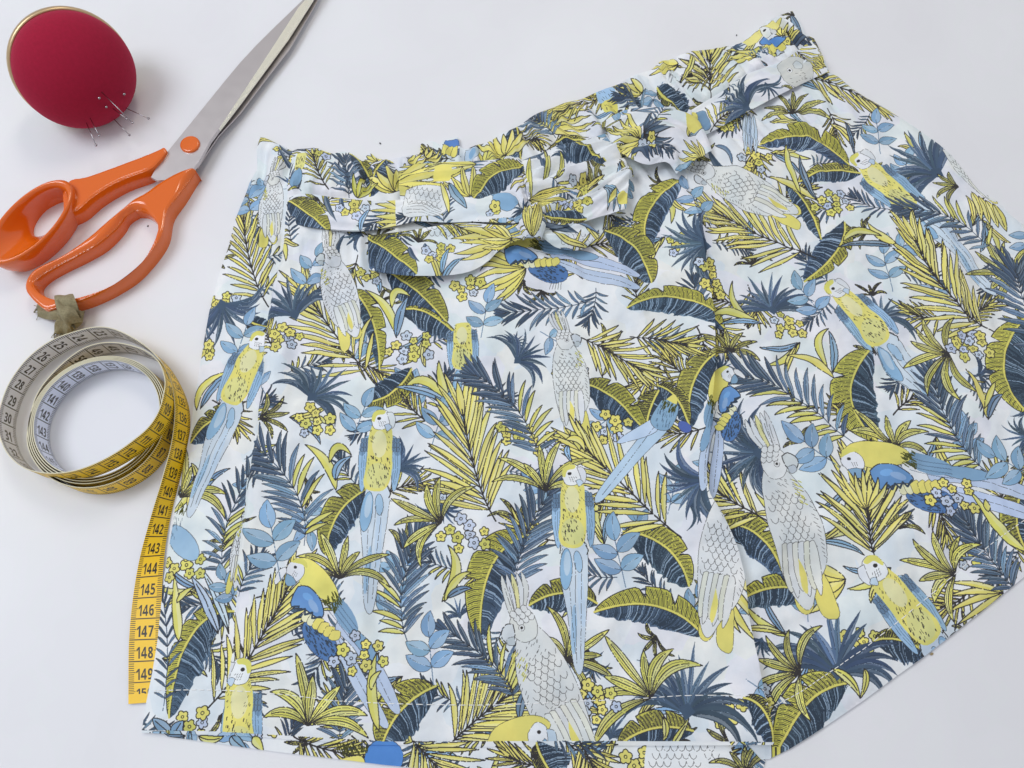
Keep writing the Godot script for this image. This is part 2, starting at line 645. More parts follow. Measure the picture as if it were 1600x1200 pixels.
# --- birds are drawn in their own frame (1 unit = 1/30 cm), head at the origin
func frame(o: Vector2, deg: float, s: float, mirror := 1.0) -> void:
	mt = Transform2D(deg_to_rad(deg), o) * Transform2D(Vector2(s * mirror / 30.0, 0), Vector2(0, s / 30.0), Vector2.ZERO)

func L2(a: Array) -> PackedVector2Array:
	var out := PackedVector2Array()
	for i in range(0, a.size(), 2): out.append(mt * Vector2(a[i], a[i + 1]))
	return out

func shape(a: Array, col: Color, line := 1, pw := 1) -> void:
	var q := PackedVector2Array()
	var raw := []
	for i in range(0, a.size(), 2): raw.append(Vector2(a[i], a[i + 1]))
	raw.append(raw[0])
	for p in spline(raw, raw.size() * 4): q.append(mt * p)
	fill(q.slice(0, q.size() - 1), jitter(col, 0.03))
	if line: stroke(q, pw, LINE, 0.22)

func oval(x: float, y: float, rx: float, ry: float, turn: float, col: Color, line := 0) -> void:
	var q := PackedVector2Array()
	for i in 20: q.append(mt * (Vector2(x, y) + Vector2(cos(TAU * i / 20) * rx, sin(TAU * i / 20) * ry).rotated(deg_to_rad(turn))))
	fill(q, col)
	q.append(q[0])
	if line: stroke(q, 1, LINE, 0.2)

func mark(a: Array, col := LINE, pw := 1, gaps := 0.2) -> void:
	stroke(L2(a), pw, col, gaps)

func macaw(o: Vector2, deg: float, s: float, mirror := 1.0, headless := false) -> void:
	frame(o, deg, s, mirror)
	shape([-17, 100, -22, 150, -14, 205, -8, 272, 4, 276, 12, 205, 17, 150, 16, 100], PAL.lerp(GROUND, 0.35), 1)
	oval(6, 180, 5, 40, -2, PAL)
	oval(-14, 138, 9, 30, 4, SKY, 1)
	oval(-12, 130, 5, 18, 4, SKY.lerp(GROUND, 0.45))
	oval(-6, 222, 4, 34, 3, SKY.lerp(PAL, 0.4))
	oval(4, 128, 6, 16, -6, SKY.lerp(PAL, 0.4), 1)
	mark([0, 130, -3, 190, -4, 268]); mark([8, 140, 5, 200, 2, 262], LINE, 1, 0.6); mark([-10, 165, -8, 215, -5, 255], LINE, 1, 0.6)
	for k in [-1.0, 1.0]:
		shape([k * 15, 22, k * 27, 30, k * 32, 62, k * 28, 100, k * 22, 106, k * 17, 70], SKY.lerp(PAL, 0.25), 1)
		oval(k * 25, 40, 6, 14, -k * 8, SKY.lerp(SLA, 0.6))
		for i in 3: mark([k * (19 + i * 3.4), 48, k * (21 + i * 3.2), 75, k * (19 + i * 2.6), 98], NAV.lerp(SLA, 0.4))
		for i in 9: oval(k * (19 + (i % 3) * 4.0), 30 + (i / 3) * 7, 2.6, 3.6, 0, SLA, 1)
	shape([-13, 8, -18, 28, -19, 60, -23, 92, -14, 106, 9, 106, 18, 84, 18, 42, 15, 10], YEL.lerp(Color(0.96, 0.93, 0.55), 0.35), 0)
	oval(-1, 36, 11, 20, 0, YEL.lerp(GROUND, 0.45))
	oval(-2, 84, 17, 20, 0, LIM.lerp(GROUND, 0.25))
	for i in 60:
		var y := 48 + 52 * rng.randf()
		var x := rng.randf_range(-17, 15)
		mark([x, y, x + 0.8, y + rng.randf_range(2.2, 4.5)], LINE, 1 if i % 3 else 2, 0)
	for i in 22:
		var x := rng.randf_range(-16, -8) if i % 2 else rng.randf_range(8, 16)
		var y := rng.randf_range(10, 44)
		mark([x, y, x + 1.5, y + 2.5], LINE, 1, 0)
	if headless: return
	shape([-14, 2, -13, -10, -4, -17, 8, -15, 14, -4, 13, 8, 4, 15, -9, 13], GROUND, 1)
	shape([-14, 0, -13, -11, -4, -17, 6, -15, 4, -10, -6, -8, -10, 2], LIM, 0)
	shape([8, -12, 17, -12, 22, -2, 20, 10, 15, 12, 13, 2], Color(0.93, 0.94, 0.95), 1)
	shape([6, 8, 12, 6, 17, 11, 10, 17], PAL, 1)
	oval(-3, -3, 3, 2.4, 0, LINE)
	for i in 10: mark([-4 + i * 1.1, 2 + (i % 3) * 3, -2 + i * 1.1, 4 + (i % 3) * 3])
	mark([14, 100, 20, 112, 17, 118], LINE, 2); mark([-20, 104, -22, 116], LINE, 2)

func parrot(o: Vector2, deg: float, s: float, mirror := 1.0, headless := false) -> void:
	frame(o, deg, s, mirror)
	for k in 2:
		shape([105, 12 + k * 14, 150, 8 + k * 26, 215, 22 + k * 30, 262, 44 + k * 26, 256, 54 + k * 26, 205, 42 + k * 30, 150, 28 + k * 26, 112, 26 + k * 12], PAL.lerp(Color(0.78, 0.82, 0.94), 0.5), 1)
		mark([125, 16 + k * 18, 190, 26 + k * 30, 250, 48 + k * 26], LINE, 1, 0.6)
	oval(158, 14, 34, 9, 6, SKY.lerp(SLA, 0.25), 1)
	oval(108, 2, 34, 13, 14, SKY.lerp(SLA, 0.35))
	for i in 60: tick(78 + i * 1.0, -7 + (i % 4) * 6 + i * 0.16, 4, 1.5, NAV)
	oval(104, 52, 36, 19, 10, SLA.lerp(Color(0.30, 0.48, 0.76), 0.6), 1)
	for i in 80:
		var g := rng.randf() * TAU
		var d := sqrt(rng.randf())
		var x := 104 + cos(g) * d * 32
		var y := 52 + sin(g) * d * 16
		mark([x, y, x + 4, y + 1], NAV.darkened(0.2), 2, 0)
	shape([-12, -8, 6, -24, 40, -27, 74, -18, 84, -4, 66, 6, 36, 12, 16, 8, 6, -10], YEL.lerp(Color(0.95, 0.92, 0.5), 0.3), 1)
	for i in 44: tick(68 + rng.randf() * 20, -15 + rng.randf() * 22, 6, 3, Color(0.32, 0.33, 0.14), 2)
	for i in 6:
		var x := 62 + i * 10
		shape([x - 4, 34 - i, x + 6, 28 - i, x + 12, 40 - i * 1.5, x + 6, 48 - i * 1.5, x - 1, 46 - i], YEL if i > 1 else Color(0.96, 0.95, 0.8), 1)
	shape([24, 16, 38, 6, 62, 8, 82, 20, 80, 30, 56, 34, 38, 44, 28, 34], Color(0.46, 0.64, 0.86), 1, 2)
	oval(46, 18, 9, 5, -10, Color(0.52, 0.72, 0.93))
	oval(62, 22, 12, 5, 12, Color(0.46, 0.64, 0.86).lerp(GROUND, 0.3))
	mark([38, 44, 46, 36, 50, 42, 56, 33, 62, 39, 68, 30, 74, 36, 82, 26], NAV.darkened(0.2), 4, 0)
	if not headless:
		shape([-12, 4, -10, -8, 4, -12, 16, -4, 18, 10, 8, 20, -4, 16], GROUND, 1)
		shape([-12, -2, -8, -14, 6, -18, 14, -12, 2, -10], LIM, 0)
		shape([-4, 14, 8, 12, 18, 16, 12, 26, 2, 24], SKY.lerp(SLA, 0.3), 1)
		shape([-12, 8, -16, 18, -10, 34, -4, 36, -4, 22, -6, 12], Color(0.95, 0.95, 0.95), 1)
		oval(-1, -1, 2.6, 2.2, 0, LINE)
		for i in 8: mark([2 + i, 4 + (i % 3) * 3, 3 + i, 6 + (i % 3) * 3])
	for i in 5: mark([112 + i * 4, 68, 108 + i * 5, 84], LINE, 1, 0)

func tick(x: float, y: float, dx: float, dy: float, col := LINE, pw := 1) -> void:
	mark([x, y, x + dx, y + dy], col, pw, 0)

func scales(x0: float, y0: float, x1: float, y1: float, w: float, lean := 0.0) -> void:
	var rows := int((y1 - y0) / (w * 0.8))
	for r in rows:
		var y := y0 + (y1 - y0) * r / rows
		var n := int((x1 - x0) / w)
		for i in n:
			var x := x0 + (i + 0.5 * (r % 2)) * w + lean * r
			if rng.randf() < 0.12: continue
			var j := rng.randf_range(-0.6, 0.6)
			mark([x, y + j, x + w * 0.15, y + w * 0.5, x + w * 0.5, y + w * 0.72 + j, x + w * 0.85, y + w * 0.5, x + w, y + j], LINE, 1, 0.15)

func cockatoo(o: Vector2, deg: float, s: float, mirror := 1.0, headless := false, w := 1.0) -> void:
	frame(o, deg, s, mirror)
	mt = mt * Transform2D(Vector2(w, 0), Vector2(0, 1), Vector2.ZERO)
	var white := Color(0.93, 0.935, 0.93)
	shape([-6, 150, -12, 200, 2, 214, 14, 196, 16, 150], YEL, 1)
	shape([14, 150, 18, 210, 34, 224, 44, 214, 36, 160], YEL, 1)
	shape([-16, 6, -26, 36, -30, 80, -26, 130, -16, 176, -4, 204, 8, 206, 22, 180, 42, 150, 48, 108, 42, 58, 28, 26, 14, 8], white, 1)
	scales(-24, 46, 34, 132, 10.5)
	for i in 6:
		var x := -14.0 + i * 8
		shape([x - 4, 118, x - 6, 150, x - 2, 180 + (i % 2) * 10, x + 5, 178, x + 8, 150, x + 5, 118], white if i % 2 else white.lerp(YEL, 0.12), 1)
	shape([4, 138, 2, 176, 8, 186, 12, 160], YEL, 0)
	for i in 30: tick(20 + rng.randf() * 14, 24 + i * 1.3, 4, 3, OLI if i % 2 else LINE, 2 if i % 2 else 1)
	for i in 18: tick(-14 + rng.randf() * 30, 20 + rng.randf() * 24, 3, 2.5)
	for i in 14: tick(37 + rng.randf() * 5, 60 + i * 6, 4, 4)
	if headless: return
	for i in 5:
		var x := -26.0 + i * 7
		shape([-6 + i * 3, -14, x - 3, -44 - i * 3, x - 4, -70 - i * 2, x + 5, -50 - i * 2, 1 + i * 3, -18], white if i != 2 else white.lerp(YEL, 0.6), 1)
		mark([-4 + i * 3, -18, x, -60], LINE, 1, 0.5)
	shape([-17, 6, -18, -10, -8, -22, 8, -22, 20, -10, 20, 6, 10, 20, -8, 20], white, 1)
	for i in 9: oval(-14 + (i % 3) * 8 + i * 0.7, -8 - (i / 3) * 7, 4.6, 5.4, 20, white, 1)
	shape([14, -10, 24, -14, 36, -4, 34, 8, 26, 12, 18, 4], Color(0.87, 0.89, 0.90), 1, 2)
	shape([20, 6, 30, 4, 33, 12, 24, 16], Color(0.80, 0.83, 0.85), 1)
	oval(5, 0, 4.4, 4.4, 0, white, 1)
	oval(5, 0, 2, 2, 0, LINE)

# faint washes of tint that the print leaves on its white ground
func washes(lo: Vector2, hi: Vector2, count: int) -> void:
	for i in count:
		var o := Vector2(rng.randf_range(lo.x, hi.x), rng.randf_range(lo.y, hi.y))
		var q := PackedVector2Array()
		var r := rng.randf_range(0.5, 1.6)
		var g := rng.randf() * TAU
		for k in 18: q.append(o + Vector2.from_angle(TAU * k / 18) * r * (1.0 + 0.3 * sin(TAU * k / 9.0 + g) + 0.15 * sin(TAU * k / 4.5 + g * 2.0)))
		fill(q, [Color(0.93, 0.955, 0.97), Color(0.945, 0.968, 0.962), Color(0.957, 0.955, 0.975), Color(0.965, 0.968, 0.95)][rng.randi() % 4])

# small growth that fills the ground between the large motifs
func undergrowth(lo: Vector2, hi: Vector2, gap: float) -> void:
	washes(lo, hi, int((hi.x - lo.x) * (hi.y - lo.y) * 0.28))
	var z := lo.y
	while z < hi.y:
		var x := lo.x
		while x < hi.x:
			var o := Vector2(x + rng.randf_range(-0.45, 0.45) * gap, z + rng.randf_range(-0.45, 0.45) * gap)
			var e := Vector2.from_angle(rng.randf() * TAU)
			var n := e.orthogonal()
			var kind := rng.randi() % 13
			if kind < 3: fern(o - e * 1.0, o + n * 0.15, o + e * 1.0, rng.randf_range(0.8, 1.1), 7, [0.0, 1.0, -1.0][rng.randi() % 3])
			elif kind < 5: palm(o - e * 1.1, o + n * 0.2, o + e * 0.9, rng.randf_range(1.1, 1.5), 7)
			elif kind < 7: lily(o, rng.randf() * 360.0, 160, rng.randf_range(1.0, 1.6), 5)
			elif kind < 9:
				blade(o - e * 1.2, o + n * 0.25, o + e * 1.1, 0.36, LIM)
				blade(o - e * 1.2, o - n * 0.35, o + e * 0.7 - n * 1.0, 0.3, SKY.lerp(SLA, rng.randf() * 0.5), 1)
				blade(o - e * 1.0, o + n * 0.5, o + e * 0.5 + n * 1.0, 0.3, YEL, 1)
			elif kind < 10: sprig(o - e * 0.9, o + e * 0.8, 0.95)
			elif kind < 11: flowers(o, 0.85, 7)
			elif kind < 12: spiky(o, rad_to_deg(e.angle()), 160, rng.randf_range(0.9, 1.3), 9)
			x += gap
		z += gap
# ---------------------------------------------------------------- where each motif is printed
var zone_polys := {}

func zone(z: String, canvas: String) -> void:
	# A: the joined upper cloth, L: the pleated strip at the left, M: the left leg, R: the right leg, B: the under layer, T: the tie
	muted = not z in {"M": ["A", "L", "M", "B"], "R": ["A", "R"], "T": ["T", "T1", "T2", "T3", "T5", "T6", "T7", "T8"]}[canvas]
	clip = PackedVector2Array()
	if not muted and zone_polys.has(z) and (canvas != "R"):
		for p in zone_polys[z]: clip.append((p - co) * cs)

func clear_zone(z: String, canvas: String) -> void:
	zone(z, canvas)
	fill(zone_polys[z], GROUND)

func print_leaves(c: String) -> void:
	zone("A", c)
	if c == "M": undergrowth(V(-17, -19), V(13, 17.6), 2.4)
	else: undergrowth(V(6.5, -25), V(33, 18), 2.4)
	banana(V(19.18, -13.14), V(17.02, -14.79), V(14.15, -14.13), "U", 1.00, 1.00)
	banana(V(19.74, -12.51), V(18.12, -12.59), V(16.23, -11.87), "U", 0.60, 0.73)
	banana(V(9.56, -11.96), V(7.68, -10.01), V(7.44, -7.68), "L", 0.83, 1.00)
	banana(V(5.11, -8.72), V(6.71, -7.68), V(7.42, -5.51), "R", 0.93, 1.40)
	banana(V(11.18, -2.86), V(8.94, -4.60), V(6.11, -4.00), "U", 0.73, 1.00)
	banana(V(18.32, -9.28), V(17.63, -7.52), V(15.74, -5.78), "R", 0.67, 1.07)
	banana(V(15.42, -11.75), V(16.47, -10.34), V(16.87, -8.20), "R", 0.33, 0.67)
	banana(V(-6.74, -6.24), V(-5.14, -5.09), V(-3.48, -3.23), "R", 1.00, 1.00)
	banana(V(-5.94, -3.97), V(-4.40, -3.67), V(-2.51, -2.13), "U", 0.27, 1.07)
	banana(V(-8.74, -5.21), V(-7.44, -3.41), V(-6.87, -0.52), "R", 0.67, 0.50)
	banana(V(-5.22, -0.59), V(-6.16, 0.59), V(-7.56, 1.11), "D", 0.73, 0.83)
	banana(V(10.71, -1.38), V(9.37, 0.07), V(8.86, 2.64), "L", 0.83, 0.93)
	banana(V(7.60, 0.52), V(7.01, 1.73), V(6.74, 3.04), "L", 0.93, 0.67)
	banana(V(7.45, 0.35), V(8.23, 0.94), V(8.80, 2.50), "R", 0.60, 0.60)
	banana(V(3.68, 0.25), V(5.22, 1.01), V(6.74, 2.97), "U", 0.83, 1.00)
	banana(V(0.22, -15.85), V(0.33, -14.66), V(0.44, -13.36), "R", 0.27, 0.87)
	banana(V(6.14, -18.71), V(6.59, -17.79), V(7.48, -17.01), "D", 0.17, 0.93)
	banana(V(8.71, -18.71), V(9.31, -17.42), V(10.14, -16.52), "D", 0.30, 0.93)
	palm(V(-6.90, 0.25), V(-9.05, -2.31), V(-11.02, -4.98), 2.67, 13)
	palm(V(16.52, -7.05), V(13.88, -8.40), V(11.09, -9.93), 2.67, 13)
	palm(V(6.21, -2.49), V(7.54, -2.31), V(9.19, -1.95), 1.73, 9)
	palm(V(3.46, -2.42), V(5.00, -1.66), V(6.77, -0.45), 1.93, 11)
	palm(V(16.70, -18.99), V(19.30, -18.61), V(21.57, -17.10), 2.07, 12)
	palm(V(11.63, -17.33), V(11.67, -19.27), V(12.06, -21.16), 2.47, 9)
	fan(V(1.27, -16.25), 2, 62, 3.73, 9, 0.40)
	palm(V(6.24, -18.48), V(4.89, -17.79), V(2.61, -16.65), 1.47, 8)
	palm(V(-10.23, -11.25), V(-10.85, -12.29), V(-11.33, -13.66), 1.27, 7)
	fan(V(7.74, -18.25), -150, 60, 1.50, 4, 0.33)
	fan(V(9.94, -20.11), -170, 50, 2.00, 4, 0.37)
	fan(V(14.56, -20.35), -165, 40, 1.83, 4, 0.30)
	fan(V(-1.46, -13.14), -70, 90, 1.33, 5, 0.30, LIM)
	fan(V(-5.82, -13.02), -40, 70, 1.13, 4, 0.30)
	fan(V(-7.66, -13.36), -120, 90, 1.00, 5, 0.27)
	fern(V(4.43, -4.53), V(2.04, -4.15), V(-0.41, -3.78), 1.40, 12)
	fern(V(-9.09, -10.83), V(-9.28, -12.08), V(-9.48, -13.44), 1.53, 7)
	fern(V(2.51, -14.88), V(1.85, -15.76), V(1.04, -16.61), 1.53, 8)
	fern(V(-2.92, -13.57), V(-3.66, -13.87), V(-4.75, -13.79), 0.80, 5)
	fan(V(0.76, -6.51), 160, 80, 3.00, 8, 0.37)
	spiky(V(-11.44, -3.52), -110, 150, 2.60, 14)
	spiky(V(-10.34, 1.04), -50, 190, 2.47, 14)
	spiky(V(0.17, -1.02), -40, 170, 1.93, 13)
	spiky(V(10.73, -7.72), 180, 175, 2.60, 15)
	spiky(V(13.79, -3.71), -92, 175, 2.47, 16)
	spiky(V(24.31, -12.34), -140, 185, 3.47, 17)
	blade(V(-9.15, -8.56), V(-9.50, -7.13), V(-8.40, -5.78), 0.30, NAV, 0, 0)
	blade(V(11.21, -14.09), V(11.90, -12.76), V(13.25, -12.38), 0.37, NAV, 0, 0)
	blade(V(11.59, -14.22), V(12.21, -13.70), V(12.42, -12.84), 0.23, SLA, 0, 1)
	# trailing ribbon leaves
	blade(V(-6.11, -2.60), V(-6.74, -4.26), V(-7.88, -5.17), 0.47, LIM)
	blade(V(-6.39, -4.15), V(-6.24, -5.21), V(-5.40, -4.75), 0.40, LIM)
	blade(V(-6.03, -2.31), V(-5.93, -3.78), V(-5.54, -4.83), 0.47, SKY.lerp(SLA, 0.4), 1)
	blade(V(-7.12, -5.05), V(-7.23, -5.74), V(-7.73, -6.12), 0.30, SKY, 1)
	blade(V(-3.19, 1.21), V(-3.62, 0.07), V(-3.78, -1.06), 0.43, LIM)
	blade(V(-3.26, 1.15), V(-4.44, 0.00), V(-5.51, 0.42), 0.47, LIM)
	blade(V(-3.33, 1.15), V(-4.59, 0.52), V(-6.04, 0.39), 0.40, SKY.lerp(SLA, 0.3), 1)
	blade(V(12.89, -3.15), V(11.91, -4.26), V(11.92, -5.82), 0.40, LIM)
	blade(V(12.95, -3.12), V(11.54, -3.93), V(10.49, -3.52), 0.43, LIM)
	blade(V(13.08, -3.04), V(12.03, -3.37), V(10.97, -3.19), 0.30, SKY, 1)
	blade(V(17.06, -10.75), V(15.67, -11.75), V(14.38, -12.12), 0.40, YEL)
	blade(V(16.21, -11.16), V(15.71, -13.02), V(15.67, -14.31), 0.37, LIM)
	blade(V(17.09, -10.71), V(16.49, -12.25), V(16.40, -13.62), 0.33, SLA, 1)
	flowers(V(-11.83, -2.31), 0.87, 8)
	flowers(V(-5.27, -1.73), 1.20, 11)
	flowers(V(-10.02, 2.17), 1.07, 9)
	flowers(V(5.06, 2.54), 1.07, 8)
	flowers(V(10.67, -6.51), 0.67, 5)
	flowers(V(10.91, -5.28), 0.67, 5)
	flowers(V(14.35, -2.97), 1.00, 9)
	flowers(V(17.92, -10.50), 1.07, 11)
	flowers(V(13.75, -13.06), 1.07, 8)
	flowers(V(-7.60, -6.12), 0.67, 5)
	flowers(V(12.47, -15.45), 0.40, 3)
	flowers(V(-10.80, -13.96), 0.47, 4)
	lily(V(11.32, -1.52), -90, 190, 1.87, 7)
	lily(V(16.41, -16.52), -90, 190, 2.07, 7)
	lily(V(-12.72, 2.06), -10, 120, 1.53, 5)
	lily(V(25.11, -11.58), -175, 110, 1.67, 5)
	sprig(V(-1.61, -2.31), V(-1.30, -4.45), 1.13)
	sprig(V(-4.09, 3.63), V(-3.57, 1.62), 1.13)
	sprig(V(-8.07, 3.30), V(-7.49, 1.28), 1.13)
	sprig(V(10.94, -9.00), V(9.78, -11.45), 1.13)
	sprig(V(21.06, -13.79), V(21.18, -15.98), 1.07)
	sprig(V(20.38, -5.09), V(20.31, -7.52), 1.07)
	sprig(V(16.56, -3.34), V(15.52, -5.36), 1.13)
	sprig(V(-11.26, -4.60), V(-10.51, -7.13), 1.13)
	parrot(V(-1.12, -8.08), 4, 0.92)
	fan(V(16.34, -21.93), -70, 90, 1.33, 5, 0.43, YEL, 1)
	blade(V(16.03, -22.61), V(16.64, -22.51), V(16.99, -21.45), 0.40, LIM, 1)
	blade(V(17.22, -24.09), V(17.42, -23.20), V(17.64, -22.41), 0.47, SLA, 1)
	blade(V(16.64, -21.16), V(17.43, -21.93), V(18.18, -21.73), 0.53, NAV, 1)
	frame(V(15.43, -22.81), 0, 1.0)
	shape([-4, -10, 30, -24, 22, 4, -6, 20, -26, 40, -48, 30, -28, 14], YEL.lerp(GROUND, 0.15), 1)
	shape([-8, -8, 4, -10, 14, 0, 10, 14, 0, 14], GROUND, 1)
	oval(0, 0, 2.4, 2.2, 0, LINE)
	shape([8, -2, 18, 4, 16, 18, 9, 12], Color(0.85, 0.86, 0.87), 1)
	shape([-16, 36, -2, 22, 18, 24, 30, 34, 14, 42, -12, 46], Color(0.40, 0.60, 0.84), 1, 2)
	for i in 4: shape([-10 + i * 9, 48 - i * 2, -2 + i * 9, 46 - i * 2, 2 + i * 9, 62 - i * 3, -8 + i * 9, 62 - i * 3], YEL, 1)
	for i in 40: tick(-44 + rng.randf() * 40, 50 + rng.randf() * 22, 3, 5, NAV if i % 2 else SLA, 2)
	# a macaw's tail hanging below the belt
	for i in 3: blade(V(13.61, -16.52) + V(0.22 * i, 0), V(13.44, -15.10) + V(0.26 * i, 0), V(13.25, -13.57) + V(0.3 * i, 0), 0.37, PAL.lerp(SLA, 0.3 * (i % 2)), 1, 1)
	blade(V(19.73, -14.44), V(19.29, -15.27), V(18.41, -15.89), 0.37, YEL, 1)
	blade(V(19.32, -15.98), V(19.56, -15.10), V(19.67, -13.79), 0.23, SLA, 1)
	for i in 4: blade(V(25.86, -11.33) + V(0.35 * i, 0.25 * i), V(25.97, -10.42) + V(0.4 * i, 0.25 * i), V(25.98, -9.40) + V(0.45 * i, 0.2 * i), 0.50, YEL, 1)
	# scraps of print in the gathered frill
	frame(V(-12.02, -12.84), 6, 1.0)
	shape([-9, -26, 6, -28, 9, 4, -6, 8], LIM.lerp(GROUND, 0.2), 0)
	for i in 30: tick(-8 + rng.randf() * 15, -24 + rng.randf() * 30, 1, 5)
	oval(0, 26, 9, 20, 4, SKY.lerp(SLA, 0.3), 1)
	banana(V(-9.33, -13.87), V(-8.51, -13.02), V(-7.83, -11.33), "R", 0.40, 0.47)
	banana(V(-6.85, -13.36), V(-7.55, -12.84), V(-7.87, -10.83), "L", 0.20, 1.00)
	fan(V(-6.53, -11.25), -120, 90, 1.93, 6, 0.43)
	fan(V(-8.58, -10.75), -70, 60, 1.67, 4, 0.30, OLI)
	frame(V(-3.57, -14.57), 8, 1.0)
	shape([-10, -8, 12, -12, 14, 4, -8, 6], Color(0.38, 0.54, 0.80), 1)
	for i in 3: shape([-10 + i * 8, 6, -2 + i * 8, 4, 0 + i * 8, 26, -10 + i * 8, 28], YEL, 1)
	frame(V(-2.27, -13.96), 0, 1.0)
	shape([-12, -6, 10, -10, 8, 16, -12, 18], PAL, 1)
	oval(0, 4, 6, 10, 10, SKY)
	fan(V(-0.36, -13.53), -95, 100, 2.07, 7, 0.40)
	fan(V(-4.81, -13.36), -60, 70, 1.13, 4, 0.23)
	frame(V(5.49, -17.79), -12, 1.0)
	shape([-12, -22, 14, -24, 16, 6, -10, 10], SKY.lerp(PAL, 0.3), 0)
	for i in 9: tick(-10 + rng.randf() * 22, -20 + rng.randf() * 24, 2, 6)
	shape([-10, 12, 14, 8, 14, 34, -8, 36], LIM.lerp(YEL, 0.5), 0)
	for i in 12: tick(-6 + rng.randf() * 16, 16 + rng.randf() * 16, 1, 4)
	fern(V(8.19, -16.20), V(7.50, -17.33), V(6.32, -17.79), 1.33, 6)
	banana(V(2.57, -14.57), V(3.86, -14.40), V(5.45, -12.84), "U", 0.33, 1.13)
	blade(V(9.92, -18.71), V(10.71, -20.11), V(10.57, -20.87), 0.33, LIM, 1)
	macaw(V(-2.64, -3.41), -3, 0.78, 1.0, true)
	macaw(V(19.94, -13.36), -36, 1.1)
	macaw(V(17.35, -5.21), -33, 1.05)
	cockatoo(V(2.75, -2.24), -2, 0.72)
	cockatoo(V(-9.73, -7.02), -20, 0.72, -1.0)
	cockatoo(V(10.96, -12.72), -62, 0.82, -1.0)
	cockatoo(V(24.98, -14.44), -30, 0.62, 1.0, true)
	lily(V(27.25, -5.97), -150, 170, 2.67, 7)
	fern(V(26.50, -7.41), V(24.41, -9.32), V(21.64, -10.09), 1.67, 13, 1.0)
	palm(V(25.57, -2.79), V(23.45, -4.64), V(21.95, -8.32), 2.83, 15)
	spiky(V(19.31, -3.23), -70, 190, 2.00, 12)
	blade(V(16.53, -0.10), V(15.59, -1.02), V(14.24, -1.38), 0.40, YEL)
	blade(V(16.28, -0.74), V(15.92, -2.02), V(16.56, -2.82), 0.40, LIM)
	blade(V(16.50, -0.38), V(16.74, -1.66), V(16.54, -2.68), 0.40, SKY.lerp(SLA, 0.3), 1)
	blade(V(20.93, -7.88), V(20.17, -8.40), V(19.59, -9.28), 0.40, YEL)
	blade(V(18.09, -8.08), V(19.09, -8.76), V(20.23, -8.36), 0.40, LIM)
	blade(V(20.70, -7.76), V(19.34, -8.04), V(17.75, -7.68), 0.33, SLA, 1)

